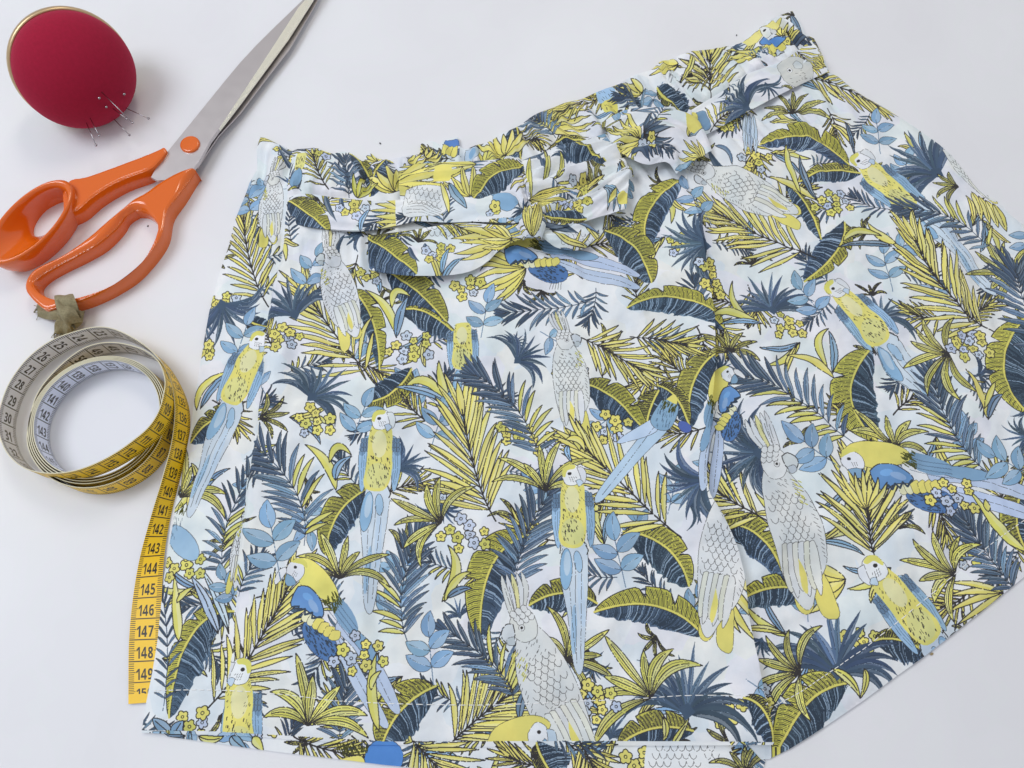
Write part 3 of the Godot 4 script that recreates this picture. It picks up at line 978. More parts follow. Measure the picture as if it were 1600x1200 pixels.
func print_left_leg(c: String) -> void:
	zone("M", c)
	banana(V(-6.93, 5.59), V(-8.36, 6.76), V(-8.82, 8.85), "L", 0.90, 1.07)
	banana(V(0.77, 7.90), V(-0.97, 9.51), V(-1.42, 12.76), "L", 1.07, 1.20)
	banana(V(3.96, 11.13), V(2.41, 10.66), V(0.84, 11.19), "U", 0.73, 0.87)
	banana(V(8.83, 12.56), V(6.66, 11.24), V(3.83, 11.53), "U", 0.90, 0.93)
	banana(V(5.35, 7.78), V(7.28, 8.49), V(8.25, 10.34), "R", 0.83, 1.27)
	banana(V(-3.43, 14.75), V(-4.90, 15.72), V(-5.76, 17.25), "L", 1.07, 1.13)
	banana(V(8.05, 16.62), V(6.29, 16.52), V(4.77, 17.25), "U", 0.80, 0.73)
	banana(V(10.36, 15.24), V(11.11, 15.78), V(11.43, 17.15), "R", 0.47, 0.80)
	palm(V(-0.78, 7.23), V(-1.74, 5.01), V(-2.54, 1.52), 3.07, 15)
	palm(V(8.08, 8.06), V(5.81, 5.87), V(3.59, 3.47), 2.73, 14)
	palm(V(-2.98, 17.35), V(-1.44, 15.99), V(0.52, 14.64), 2.73, 15)
	palm(V(-14.08, 15.99), V(-11.93, 13.26), V(-10.40, 9.96), 2.47, 17)
	fan(V(9.38, 9.51), 48, 46, 3.67, 5, 0.43)
	fern(V(-10.00, 8.36), V(-10.62, 5.81), V(-12.96, 3.37), 1.93, 14, 1.0)
	fern(V(-4.82, 12.84), V(-5.19, 10.55), V(-4.45, 7.84), 1.73, 14, -1.0)
	fern(V(0.24, 10.46), V(0.55, 8.30), V(2.02, 5.56), 1.93, 14)
	fern(V(1.34, 4.36), V(0.39, 1.69), V(-1.98, -0.35), 1.80, 15, 1.0)
	fern(V(-7.67, 17.25), V(-7.63, 15.72), V(-7.40, 14.43), 1.53, 10)
	fern(V(0.06, 15.32), V(-0.70, 13.96), V(-3.03, 12.28), 1.60, 14, 1.0)
	spiky(V(-5.71, 4.69), -50, 150, 1.80, 12)
	spiky(V(9.48, 5.17), 152, 140, 2.60, 14)
	spiky(V(7.76, 15.99), -75, 190, 3.07, 17)
	macaw(V(-6.61, 2.14), 0, 1.0)
	lily(V(-8.13, 9.96), -85, 180, 2.47, 7)
	lily(V(-3.41, 7.32), -150, 170, 2.60, 7)
	lily(V(1.64, 5.75), -95, 150, 2.67, 7)
	lily(V(-9.16, 16.36), -80, 170, 3.20, 7)
	lily(V(2.50, 13.60), -40, 180, 2.40, 7)
	lily(V(6.28, 15.19), -125, 180, 3.20, 7)
	parrot(V(-10.30, 9.45), 40, 0.92)
	macaw(V(2.94, 4.98), -1, 0.98)
	blade(V(-8.69, 5.65), V(-9.27, 4.26), V(-10.40, 3.34), 0.47, LIM)
	blade(V(-9.11, 4.26), V(-8.72, 3.47), V(-8.02, 3.90), 0.37, LIM)
	blade(V(-8.72, 5.17), V(-8.65, 4.43), V(-8.01, 3.94), 0.43, SKY.lerp(SLA, 0.3), 1)
	blade(V(-3.31, 10.98), V(-2.65, 9.57), V(-3.07, 8.39), 0.50, LIM)
	blade(V(-3.19, 10.98), V(-2.64, 10.04), V(-1.92, 9.66), 0.37, LIM)
	blade(V(-3.07, 10.81), V(-2.48, 10.46), V(-1.87, 10.40), 0.33, SLA, 1)
	blade(V(-5.94, 16.57), V(-6.33, 14.92), V(-6.24, 13.26), 0.47, LIM)
	blade(V(-6.36, 14.86), V(-6.27, 14.37), V(-5.94, 14.04), 0.27, LIM)
	blade(V(2.97, 2.67), V(3.21, 3.14), V(3.39, 3.74), 0.37, LIM)
	blade(V(2.70, 3.11), V(3.34, 3.14), V(3.64, 3.80), 0.33, YEL)
	blade(V(2.82, 3.41), V(2.75, 3.80), V(2.96, 4.33), 0.30, SKY, 1)
	blade(V(0.34, 16.12), V(0.43, 15.32), V(0.76, 14.78), 0.40, SLA, 1)
	blade(V(7.16, 17.15), V(7.41, 16.78), V(7.90, 16.04), 0.30, LIM, 1)
	blade(V(6.75, 15.99), V(6.86, 16.52), V(6.72, 16.99), 0.30, LIM, 1)
	flowers(V(-2.22, 7.87), 1.20, 10)
	flowers(V(-7.01, 13.32), 1.27, 10)
	flowers(V(3.76, 15.29), 1.00, 9)
	sprig(V(-10.91, 10.04), V(-11.63, 7.44), 1.47)
	sprig(V(-3.58, 14.64), V(-3.86, 12.48), 1.33)
	sprig(V(5.35, 10.34), V(4.93, 8.06), 1.40)
	parrot(V(11.16, -0.49), -62, 0.74, -1.0)
	frame(V(7.62, 2.03), 28, 1.0)
	shape([-12, 6, -22, 60, -38, 150, -26, 156, -2, 70, 14, 10], PAL.lerp(SKY, 0.25), 1)
	shape([-14, 8, -44, 60, -36, 64, 0, 26], PAL, 1)
	mark([-6, 20, -18, 90, -30, 150], LINE, 1, 0.5)
	shape([-14, -24, 0, -30, 15, -22, 16, 12, -2, 22, -16, 10], SKY.lerp(SLA, 0.3), 1)
	for i in 50: tick(-12 + rng.randf() * 25, -20 + rng.randf() * 36, 1, 5, NAV, 1)
	for i in 30: tick(-11 + rng.randf() * 22, -27 + rng.randf() * 12, 0, 5, Color(0.3, 0.31, 0.12), 2)
	shape([-8, -28, 0, -42, 9, -28], YEL, 0)
	oval(34, 0, 11, 8, 20, Color(0.36, 0.44, 0.72), 1)
	macaw(V(-12.39, 14.10), -2, 1.06, -1.0)
	cockatoo(V(0.60, 12.08), -27, 0.98, -1.0)
	cockatoo(V(10.28, 6.13), 12, 0.95, 1.0, true, 0.9)
	frame(V(1.20, 16.68), 0, 1.0)
	shape([-75, 32, -62, -4, -30, -20, 0, -22, 16, -10, -4, 10, -8, 34], YEL, 1)
	shape([-15, 0, -4, -14, 10, -8, 14, 10, 2, 22, -12, 16], GROUND, 1)
	shape([10, -6, 22, -2, 24, 20, 14, 24, 12, 6], PAL, 1)
	shape([-2, 24, 8, 6, 14, 24], SKY, 1)
	oval(0, -2, 2.6, 2.4, 0, LINE)

func print_strip(c: String) -> void:
	clear_zone("L", c)
	undergrowth(V(-18, -17), V(-10, 17.5), 2.4)
	banana(V(-13.94, 1.52), V(-15.08, 2.03), V(-16.12, 3.28), "U", 0.60, 1.07)
	banana(V(-14.08, -3.57), V(-13.47, -3.27), V(-12.57, -3.09), "D", 0.53, 0.40)
	banana(V(-13.02, 11.48), V(-14.82, 12.56), V(-15.33, 16.04), "L", 0.67, 1.27)
	palm(V(-12.96, -4.20), V(-14.09, -6.48), V(-14.87, -9.74), 2.00, 13)
	palm(V(-14.08, 15.99), V(-11.93, 13.26), V(-10.40, 9.96), 2.47, 17)
	fern(V(-13.50, 9.96), V(-13.80, 7.69), V(-12.90, 4.52), 1.47, 13, 1.0)
	fern(V(-15.70, 15.72), V(-15.85, 13.26), V(-16.51, 10.69), 0.93, 10)
	spiky(V(-15.56, -4.57), 70, 170, 2.73, 13)
	blade(V(-16.09, 1.52), V(-15.87, 0.21), V(-14.51, -0.56), 0.40, LIM)
	blade(V(-15.90, 1.46), V(-15.28, 0.21), V(-14.50, -0.49), 0.40, SKY.lerp(SLA, 0.3), 1)
	blade(V(-15.39, 12.76), V(-15.69, 11.42), V(-16.03, 9.66), 0.43, LIM)
	blade(V(-15.71, 11.04), V(-15.44, 10.63), V(-14.99, 10.34), 0.27, LIM)
	blade(V(-13.65, 12.42), V(-14.37, 10.98), V(-15.19, 9.81), 0.47, PAL, 1)
	blade(V(-13.22, 12.28), V(-13.84, 10.84), V(-14.68, 9.51), 0.40, PAL, 1)
	flowers(V(-15.99, -1.77), 0.53, 4)
	flowers(V(-15.71, 9.27), 1.13, 9)
	flowers(V(-14.10, 16.23), 0.80, 5)
	lily(V(-16.31, 6.03), -55, 150, 2.60, 6)
	sprig(V(-14.54, -0.84), V(-14.01, -3.27), 1.13)
	sprig(V(-12.85, 11.13), V(-13.59, 9.96), 0.87)
	sprig(V(-14.31, -9.18), V(-14.83, -11.39), 1.20)
	blade(V(-15.16, 16.83), V(-15.69, 16.39), V(-16.14, 16.04), 0.53, SLA.lerp(SKY, 0.5), 1)
	blade(V(-15.16, 16.83), V(-14.99, 16.47), V(-14.74, 16.15), 0.53, SLA.lerp(SKY, 0.5), 1)
	frame(V(-16.28, 7.44), 20, 1.0)
	oval(20, 18, 34, 16, 24, SKY.lerp(PAL, 0.3), 1)
	for i in 40: tick(-16 + rng.randf() * 22, -14 + rng.randf() * 30, 2, 4, NAV, 1)
	for i in 16: tick(-14 + rng.randf() * 16, -34 + rng.randf() * 14, 1, 6, Color(0.3, 0.31, 0.12), 2)
	macaw(V(-13.37, -2.28), 14, 1.02)
	cockatoo(V(-13.30, -11.85), -4, 0.55, -1.0)
	blade(V(-12.49, -14.95), V(-12.76, -13.86), V(-13.41, -14.51), 0.33, NAV, 0, 0)
	blade(V(-12.12, -14.08), V(-12.45, -12.91), V(-13.38, -14.21), 0.40, NAV, 0, 0)
	blade(V(-14.66, -14.51), V(-14.23, -14.95), V(-13.57, -14.64), 0.30, YEL, 1)
	spiky(V(-12.38, -11.31), -100, 40, 1.20, 4)
	cockatoo(V(-12.76, 6.95), 4, 0.5, -1.0, false, 0.62)

func print_under(c: String) -> void:
	clear_zone("B", c)
	undergrowth(V(-16, 16.5), V(12, 19.5), 1.7)
	banana(V(1.15, 17.07), V(1.42, 17.72), V(2.03, 18.62), "L", 0.53, 1.13)
	palm(V(-9.77, 16.80), V(-8.58, 17.28), V(-6.27, 17.72), 1.60, 9)
	palm(V(-4.60, 16.80), V(-3.76, 17.64), V(-2.68, 18.75), 2.33, 10)
	palm(V(2.87, 16.80), V(3.42, 17.72), V(3.81, 18.75), 1.80, 9)
	blade(V(-11.63, 16.86), V(-11.41, 17.07), V(-11.08, 17.48), 0.40, LIM)
	blade(V(-12.59, 16.80), V(-12.33, 17.07), V(-11.77, 17.43), 0.47, SKY.lerp(SLA, 0.3), 1)
	blade(V(-14.08, 16.80), V(-13.49, 16.96), V(-12.93, 16.80), 0.33, LIM, 1)
	blade(V(-14.66, 16.80), V(-15.22, 16.86), V(-15.59, 16.70), 0.27, SLA, 1)
	frame(V(-5.70, 17.64), 0, 1.0)
	oval(0, 2, 26, 24, 0, Color(0.36, 0.58, 0.86), 1)
	for i in 40: tick(-64 + rng.randf() * 40, -18 + rng.randf() * 12, 2, 6, Color(0.28, 0.29, 0.13), 2)
	shape([-60, 4, -30, 0, -26, 24, -60, 26], YEL, 0)
	fern(V(1.72, 16.80), V(2.58, 17.07), V(3.87, 17.20), 1.00, 6)
	frame(V(6.01, 17.33), 0, 1.0)
	shape([2, -14, 60, -22, 106, -14, 110, 40, 4, 40], GROUND, 0)
	scales(2, -4, 100, 34, 10)
	lily(V(10.34, 18.36), -110, 140, 1.67, 6)

func print_right_leg(c: String) -> void:
	zone("R", c)
	banana(V(18.72, -1.70), V(17.42, 0.66), V(18.35, 3.14), "L", 1.13, 1.33)
	banana(V(27.20, -3.53), V(25.68, -0.92), V(26.24, 1.59), "L", 1.07, 1.33)
	banana(V(25.25, 5.75), V(24.49, 7.13), V(24.81, 8.85), "L", 0.87, 0.67)
	banana(V(9.97, 7.57), V(11.62, 7.84), V(13.03, 10.04), "U", 0.83, 1.07)
	banana(V(14.51, 10.78), V(12.54, 10.37), V(10.44, 11.16), "U", 0.67, 0.87)
	banana(V(15.18, 14.64), V(13.33, 15.51), V(11.73, 17.72), "L", 1.07, 1.20)
	banana(V(16.71, 12.79), V(17.93, 12.76), V(19.24, 13.38), "U", 0.53, 1.00)
	macaw(V(17.39, -5.26), -33, 1.05)
	palm(V(17.20, 9.12), V(17.19, 7.54), V(17.22, 5.01), 3.07, 15)
	palm(V(12.42, 7.26), V(10.95, 6.38), V(9.71, 5.49), 2.33, 8)
	fan(V(23.24, 10.55), 150, 80, 3.17, 7, 0.30)
	fan(V(15.77, 9.96), 170, 60, 2.33, 4, 0.47)
	fern(V(17.31, 3.44), V(14.56, 1.01), V(11.84, -0.35), 2.00, 15, -1.0)
	fern(V(23.53, 4.75), V(22.16, 2.71), V(21.63, -0.35), 1.80, 15, -1.0)
	fern(V(28.11, -1.09), V(27.38, -4.39), V(27.37, -6.29), 2.20, 12)
	fern(V(23.98, 10.60), V(22.98, 9.12), V(21.98, 7.13), 1.73, 13)
	spiky(V(12.54, 3.71), 165, 190, 2.67, 15)
	spiky(V(14.79, 14.32), -80, 190, 3.27, 17)
	spiky(V(26.07, 2.98), 180, 150, 1.47, 9)
	lily(V(19.05, 3.61), -90, 170, 2.67, 7)
	parrot(V(16.83, 4.13), 2, 1.08)
	fan(V(17.21, 6.76), -88, 70, 2.20, 7, 0.27)
	lily(V(22.61, -1.42), 175, 200, 2.80, 8)
	lily(V(21.06, 9.75), -150, 190, 2.80, 8)
	lily(V(13.24, 14.10), -165, 190, 2.60, 7)
	blade(V(24.04, 2.00), V(23.96, 0.77), V(23.40, -0.63), 0.43, YEL)
	blade(V(24.09, 2.07), V(24.58, 1.11), V(25.18, 0.70), 0.43, SLA, 1)
	blade(V(23.94, 1.52), V(24.56, 0.56), V(24.93, 0.00), 0.30, LIM)
	blade(V(24.66, 8.67), V(23.47, 7.44), V(22.48, 5.62), 0.50, LIM)
	blade(V(23.14, 6.76), V(23.14, 6.44), V(23.14, 6.13), 0.30, LIM)
	blade(V(14.58, 13.96), V(15.30, 14.43), V(15.77, 15.19), 0.37, LIM, 1)
	blade(V(16.04, 13.96), V(16.08, 14.51), V(15.77, 15.24), 0.33, LIM, 1)
	flowers(V(23.94, -1.88), 1.20, 11)
	flowers(V(21.65, 6.03), 1.27, 11)
	flowers(V(11.41, 15.08), 0.47, 4)
	sprig(V(16.27, 4.52), V(14.59, 3.14), 1.40)
	sprig(V(25.68, 5.11), V(24.01, 3.94), 1.27)
	macaw(V(17.14, 9.51), -35, 1.12, -1.0)
	parrot(V(11.16, -0.49), -62, 0.74, -1.0)
	cockatoo(V(13.05, 4.33), -6, 1.02)

func print_tie(c: String) -> void:
	zone("T", c)
	undergrowth(V(-13, -24), V(18, -4), 1.9)
	banana(V(-12.39, -10.37), V(-11.34, -9.64), V(-9.99, -8.44), "R", 0.87, 1.20)
	blade(V(-10.31, -10.73), V(-10.12, -10.04), V(-9.55, -9.00), 0.30, NAV, 0, 0)
	blade(V(-9.42, -10.61), V(-9.38, -10.12), V(-9.07, -9.64), 0.27, NAV, 0, 0)
	fan(V(-5.25, -9.56), 180, 50, 2.67, 6, 0.37)
	flowers(V(-8.83, -9.80), 0.80, 6)
	blade(V(-8.26, -8.52), V(-8.17, -9.24), V(-7.78, -9.80), 0.30, SKY, 1)
	# the wide loop left of the knot
	clear_zone("T2", c)
	undergrowth(V(-9.5, -17), V(12, -6), 2.0)
	fan(V(-6.88, -11.27), -8, 44, 3.67, 6, 0.47)
	fan(V(-1.97, -12.43), 172, 30, 3.00, 4, 0.37)
	shape_at(V(-3.92, -11.89))
	fan(V(-2.29, -10.37), -95, 110, 2.00, 6, 0.37, YEL, 1)
	frame(V(-5.65, -10.86), 12, 1.0)
	shape([-6, 0, 30, -12, 66, -10, 66, 30, 40, 40, 0, 44], GROUND, 1)
	scales(-4, -6, 58, 24, 8.5)
	for i in 5: mark([4, 20 + i * 5, 30, 14 + i * 5, 62, 26 + i * 4])
	blade(V(-3.90, -11.19), V(-3.59, -10.25), V(-3.42, -9.32), 0.30, YEL)
	blade(V(-3.47, -11.19), V(-2.96, -10.37), V(-2.45, -9.64), 0.53, SKY.lerp(SLA, 0.3), 1)
	banana(V(0.71, -12.18), V(-0.89, -11.56), V(-2.04, -10.20), "U", 0.87, 1.07)
	frame(V(-0.35, -9.96), 0, 1.0)
	oval(0, 0, 22, 14, 20, SKY, 1)
	flowers(V(-0.98, -9.44), 0.40, 3)
	# folds running into the knot from the right
	clear_zone("T3", c)
	undergrowth(V(-9.5, -17), V(12, -6), 2.0)
	blade(V(0.43, -12.77), V(1.36, -12.94), V(2.35, -13.87), 0.30, NAV, 0, 0)
	blade(V(1.92, -13.87), V(2.88, -13.45), V(3.65, -12.43), 0.37, NAV, 0, 0)
	blade(V(1.29, -13.11), V(1.72, -12.43), V(1.92, -11.60), 0.30, NAV, 0, 0)
	blade(V(1.05, -10.12), V(0.92, -11.47), V(1.00, -12.85), 0.33, LIM, 1)
	blade(V(1.70, -11.27), V(2.00, -12.43), V(1.73, -13.36), 0.30, LIM, 1)
	blade(V(2.41, -11.27), V(2.79, -12.31), V(2.66, -13.15), 0.30, LIM, 1)
	banana(V(2.72, -14.26), V(3.79, -13.70), V(5.19, -12.60), "U", 0.27, 1.13)
	fan(V(0.91, -9.96), -12, 26, 2.83, 4, 0.40, YEL, 2)
	fan(V(3.52, -10.37), -30, 30, 2.67, 3, 0.33, YEL, 1)
	flowers(V(3.83, -11.27), 0.53, 5)
	# the loop right of the knot
	clear_zone("T5", c)
	undergrowth(V(-9.5, -17), V(12, -6), 2.0)
	fan(V(7.24, -14.13), 180, 130, 2.07, 9, 0.27)
	fan(V(7.40, -14.30), 0, 140, 1.67, 10, 0.27, NAV)
	fan(V(10.77, -12.94), -140, 70, 1.60, 5, 0.27, YEL, 1)
	fan(V(6.79, -16.05), -20, 50, 1.67, 4, 0.23, SLA)
	flowers(V(7.67, -13.96), 0.53, 4)
	blade(V(6.64, -12.94), V(7.20, -13.36), V(7.66, -12.60), 0.60, NAV, 1, 1)
	# belt running to the right side
	zone("T", c)
	spiky(V(13.71, -16.58), -155, 210, 2.27, 15)
	frame(V(16.62, -19.40), -24, 1.0)
	shape([-26, -16, 0, -26, 22, -20, 34, 4, 22, 30, -8, 36, -28, 20], Color(0.90, 0.90, 0.87), 1)
	oval(-8, 0, 5, 5, 0, GROUND, 1)
	oval(-8, 0, 2.4, 2.4, 0, LINE)
	shape([4, -10, 14, -14, 20, -4, 12, 6, 4, 0], Color(0.84, 0.86, 0.86), 1)
	for i in 24: tick(-20 + rng.randf() * 40, 8 + rng.randf() * 20, 3, 1, LINE, 1)
	fan(V(18.56, -19.82), 200, 80, 0.87, 5, 0.27, YEL, 1)
	frame(V(10.33, -15.70), 0, 1.0)
	shape([-14, -8, 8, -16, 14, 22, -8, 26], YEL, 0)
	shape([8, -16, 22, -18, 30, 16, 14, 22], SLA.lerp(SKY, 0.5), 1)
	# tails and the lower loop
	clear_zone("T6", c)
	undergrowth(V(-9.5, -17), V(12, -6), 2.0)
	flowers(V(3.33, -9.84), 0.87, 7)
	flowers(V(2.11, -10.37), 0.47, 4)
	for i in 4: blade(V(4.78, -11.02), V(5.29, -10.65) + V(0.2 * i, 0), V(5.18, -9.56) + V(0.35 * i, 0), 0.27, SKY, 1)
	blade(V(5.27, -9.96), V(5.57, -10.53), V(5.73, -10.94), 0.30, YEL)
	oval2(V(6.16, -10.37), 0.40, YEL)
	banana(V(4.01, -9.00), V(2.79, -8.88), V(1.46, -9.00), "D", 0.27, 0.53)
	clear_zone("T7", c)
	undergrowth(V(-9.5, -17), V(12, -6), 2.0)
	blade(V(1.32, -8.60), V(2.43, -8.52), V(3.63, -8.13), 0.53, NAV, 1, 1)
	blade(V(2.78, -8.76), V(3.83, -8.84), V(4.78, -8.21), 0.47, SLA, 1)
	frame(V(3.63, -7.97), 0, 1.0)
	scales(-30, -6, 24, 16, 8)
	blade(V(2.15, -8.29), V(3.10, -7.66), V(4.31, -7.50), 0.30, YEL, 1)
	clear_zone("T8", c)
	undergrowth(V(-9.5, -17), V(12, -6), 2.0)
	banana(V(-7.96, -8.05), V(-6.67, -7.19), V(-5.10, -5.81), "R", 0.93, 1.40)
	banana(V(-7.79, -8.21), V(-6.61, -8.76), V(-5.14, -8.60), "D", 0.60, 0.20)
	blade(V(-5.51, -7.46), V(-5.35, -6.96), V(-4.92, -6.50), 0.27, NAV, 0, 0)
	blade(V(-4.69, -7.66), V(-4.61, -7.27), V(-4.39, -6.96), 0.27, NAV, 0, 0)
	flowers(V(-3.98, -7.12), 0.80, 7)
	blade(V(-3.74, -5.81), V(-3.63, -6.69), V(-3.37, -7.35), 0.30, SKY, 1)
	fan(V(-0.35, -7.85), 172, 42, 2.83, 5, 0.37)
	frame(V(-3.81, -8.37), 0, 1.0)
	scales(-38, -16, 40, 12, 9)
	fan(V(0.00, -7.74), -165, 60, 1.87, 4, 0.37, YEL, 1)
	zone("T", c)
	fan(V(1.10, -7.66), -92, 22, 2.07, 4, 0.47, YEL, 2)

func shape_at(o: Vector2) -> void:
	frame(o, 0, 1.0)
	shape([-10, -16, 14, -16, 18, 0, 12, 14, -12, 14], YEL, 0)

func oval2(o: Vector2, r: float, col: Color) -> void:
	dot(o, r, col, 16)

func canvas(w: int, h: int, lo: Vector2, scale: float) -> void:
	img = Image.create(w, h, false, Image.FORMAT_RGB8)
	img.fill(GROUND)
	co = lo
	cs = scale
	clip = PackedVector2Array()


# ---------------------------------------------------------------- the tape measure and its print
const TS := 60.0          # texture pixels per centimetre of tape
const ROW := 100          # texture rows; a row holds 30 cm of one face

func digit_shapes() -> Array:
	# outline triangles of the figures 0-9, each scaled to a height of 1 and set off from the left by 0
	var f := SystemFont.new()
	f.font_names = PackedStringArray(["Droid Sans"])
	f.font_weight = 700
	var out := []
	for d in 10:
		var t := TextMesh.new()
		t.text = str(d)
		t.font = f
		t.font_size = 64
		t.pixel_size = 1.0
		t.depth = 0.0
		t.curve_step = 1.0
		t.horizontal_alignment = HORIZONTAL_ALIGNMENT_LEFT
		var tris := []
		var s := t.surface_get_arrays(0)
		var vs: PackedVector3Array = s[Mesh.ARRAY_VERTEX]
		var ids: PackedInt32Array = s[Mesh.ARRAY_INDEX] if s[Mesh.ARRAY_INDEX] != null else PackedInt32Array(range(vs.size()))
		var lo := Vector2(1e9, 1e9)
		var hi := -lo
		for v in vs:
			lo = lo.min(Vector2(v.x, v.y))
			hi = hi.max(Vector2(v.x, v.y))
		for i in range(0, ids.size(), 3):
			var tri := PackedVector2Array()
			for k in 3:
				var v := vs[ids[i + k]]
				tri.append(Vector2((v.x - lo.x) / (hi.y - lo.y), (hi.y - v.y) / (hi.y - lo.y)))
			tris.append(tri)
		out.append([tris, (hi.x - lo.x) / (hi.y - lo.y)])
	return out

func tape_print() -> Image:
	img = Image.create(2048, 1024, false, Image.FORMAT_RGB8)
	img.fill(Color(0.80, 0.78, 0.66))
	var ink := Color(0.12, 0.10, 0.08)
	var figs := digit_shapes()
	for row in 10:
		var face := Color(0.95, 0.77, 0.10) if row < 5 else Color(0.90, 0.915, 0.965)
		var first := (row % 5) * 30
		var y0 := row * ROW + 5
		img.fill_rect(Rect2i(0, y0 - 5, 2048, 98), face)
		for mm in 341:
			var x := int(mm * TS / 10.0) + 60
			if first * 10 + mm > 1496: break
			if mm % 10 == 0:
				img.fill_rect(Rect2i(x - 1, y0, 3, 90), ink)
			else:
				var ln := 19 if mm % 5 == 0 else 15
				img.fill_rect(Rect2i(x, y0, 2, ln), ink)
				img.fill_rect(Rect2i(x, y0 + 90 - ln, 2, ln), ink)
		for k in 34:
			var n := first + k
			if n < 1 or n > 150: continue
			var word := str(n)
			var high := 32.0
			var squeeze := 0.76 if word.length() < 3 else 0.69
			var wide := 0.0
			for ch_ in word: wide += (figs[int(ch_)][1] * squeeze + 0.10) * high
			var at := (90.0 - wide) / 2.0 + 1.0
			var foot := k * TS + 60.0 - 7.0
			for ch_ in word:
				var fg: Array = figs[int(ch_)]
				for tri in fg[0]:
					var q := PackedVector2Array()
					for p in tri:
						var vv: float = at + p.x * squeeze * high
						var uu: float = foot - high + p.y * high
						if n == 150: uu = minf(uu, 60.0 + k * TS - 19.0)
						q.append(Vector2(uu, y0 + vv))
					scan(q, ink)
				at += (fg[1] * squeeze + 0.10) * high
	return img

# frames: [number on the yellow face, top edge, bottom edge]
func tape_mesh(frames: Array) -> ArrayMesh:
	var tops := []
	var bots := []
	var nums := []
	for f in frames:
		nums.append(Vector2(f[0], 0))
		tops.append(f[1])
		bots.append(f[2])
	var n := (frames.size() - 1) * 7
	var tp := spline(tops, n)
	var bt := spline(bots, n)
	var no := spline(nums, n)
	var nor := []
	for i in n + 1:
		var d: Vector3 = tp[mini(i + 1, n)] - tp[maxi(i - 1, 0)]
		nor.append((bt[i] - tp[i]).cross(d).normalized())
	var st := SurfaceTool.new()
	st.begin(Mesh.PRIMITIVE_TRIANGLES)
	var half := 0.022
	for i in n:
		var a: float = no[i].x
		var b: float = no[i + 1].x
		for face in 2:
			# yellow face on the +normal side, grey on the other with its numbers counted from the far end
			var sg := 1.0 if face == 0 else -1.0
			var na := a if face == 0 else 150.0 - a
			var nb := b if face == 0 else 150.0 - b
			var row := clampi(int(floor(minf(na, nb) / 30.0)), 0, 4)
			var ua := ((na - row * 30) * TS + 60.0) / 2048.0
			var ub := ((nb - row * 30) * TS + 60.0) / 2048.0
			var v0 := ((row + face * 5) * ROW + 4.0) / 1024.0
			var v1 := ((row + face * 5) * ROW + 96.0) / 1024.0
			var q := [[tp[i], ua, v0, i], [tp[i + 1], ub, v0, i + 1], [bt[i + 1], ub, v1, i + 1], [tp[i], ua, v0, i], [bt[i + 1], ub, v1, i + 1], [bt[i], ua, v1, i]]
			for e in q:
				st.set_normal(nor[e[3]] * sg)
				st.set_uv(Vector2(e[1], e[2]))
				st.add_vertex((e[0] + nor[e[3]] * sg * half) * CM)
		for rim in 2:
			var r: Array = tp if rim == 0 else bt
			var out := Vector3.UP if rim == 0 else Vector3.DOWN
			for e in [[i, 1], [i + 1, 1], [i + 1, -1], [i, 1], [i + 1, -1], [i, -1]]:
				st.set_normal(out)
				st.set_uv(Vector2(0.5, 1015.0 / 1024.0))
				st.add_vertex((r[e[0]] + nor[e[0]] * half * e[1]) * CM)
	for end in [0, n]:
		for e in [[tp[end], 1], [bt[end], 1], [bt[end], -1], [tp[end], 1], [bt[end], -1], [tp[end], -1]]:
			st.set_normal((tp[1] - tp[0]).normalized())
			st.set_uv(Vector2(0.5, 1015.0 / 1024.0))
			st.add_vertex((e[0] + nor[end] * half * e[1]) * CM)
	return facing(st.commit())

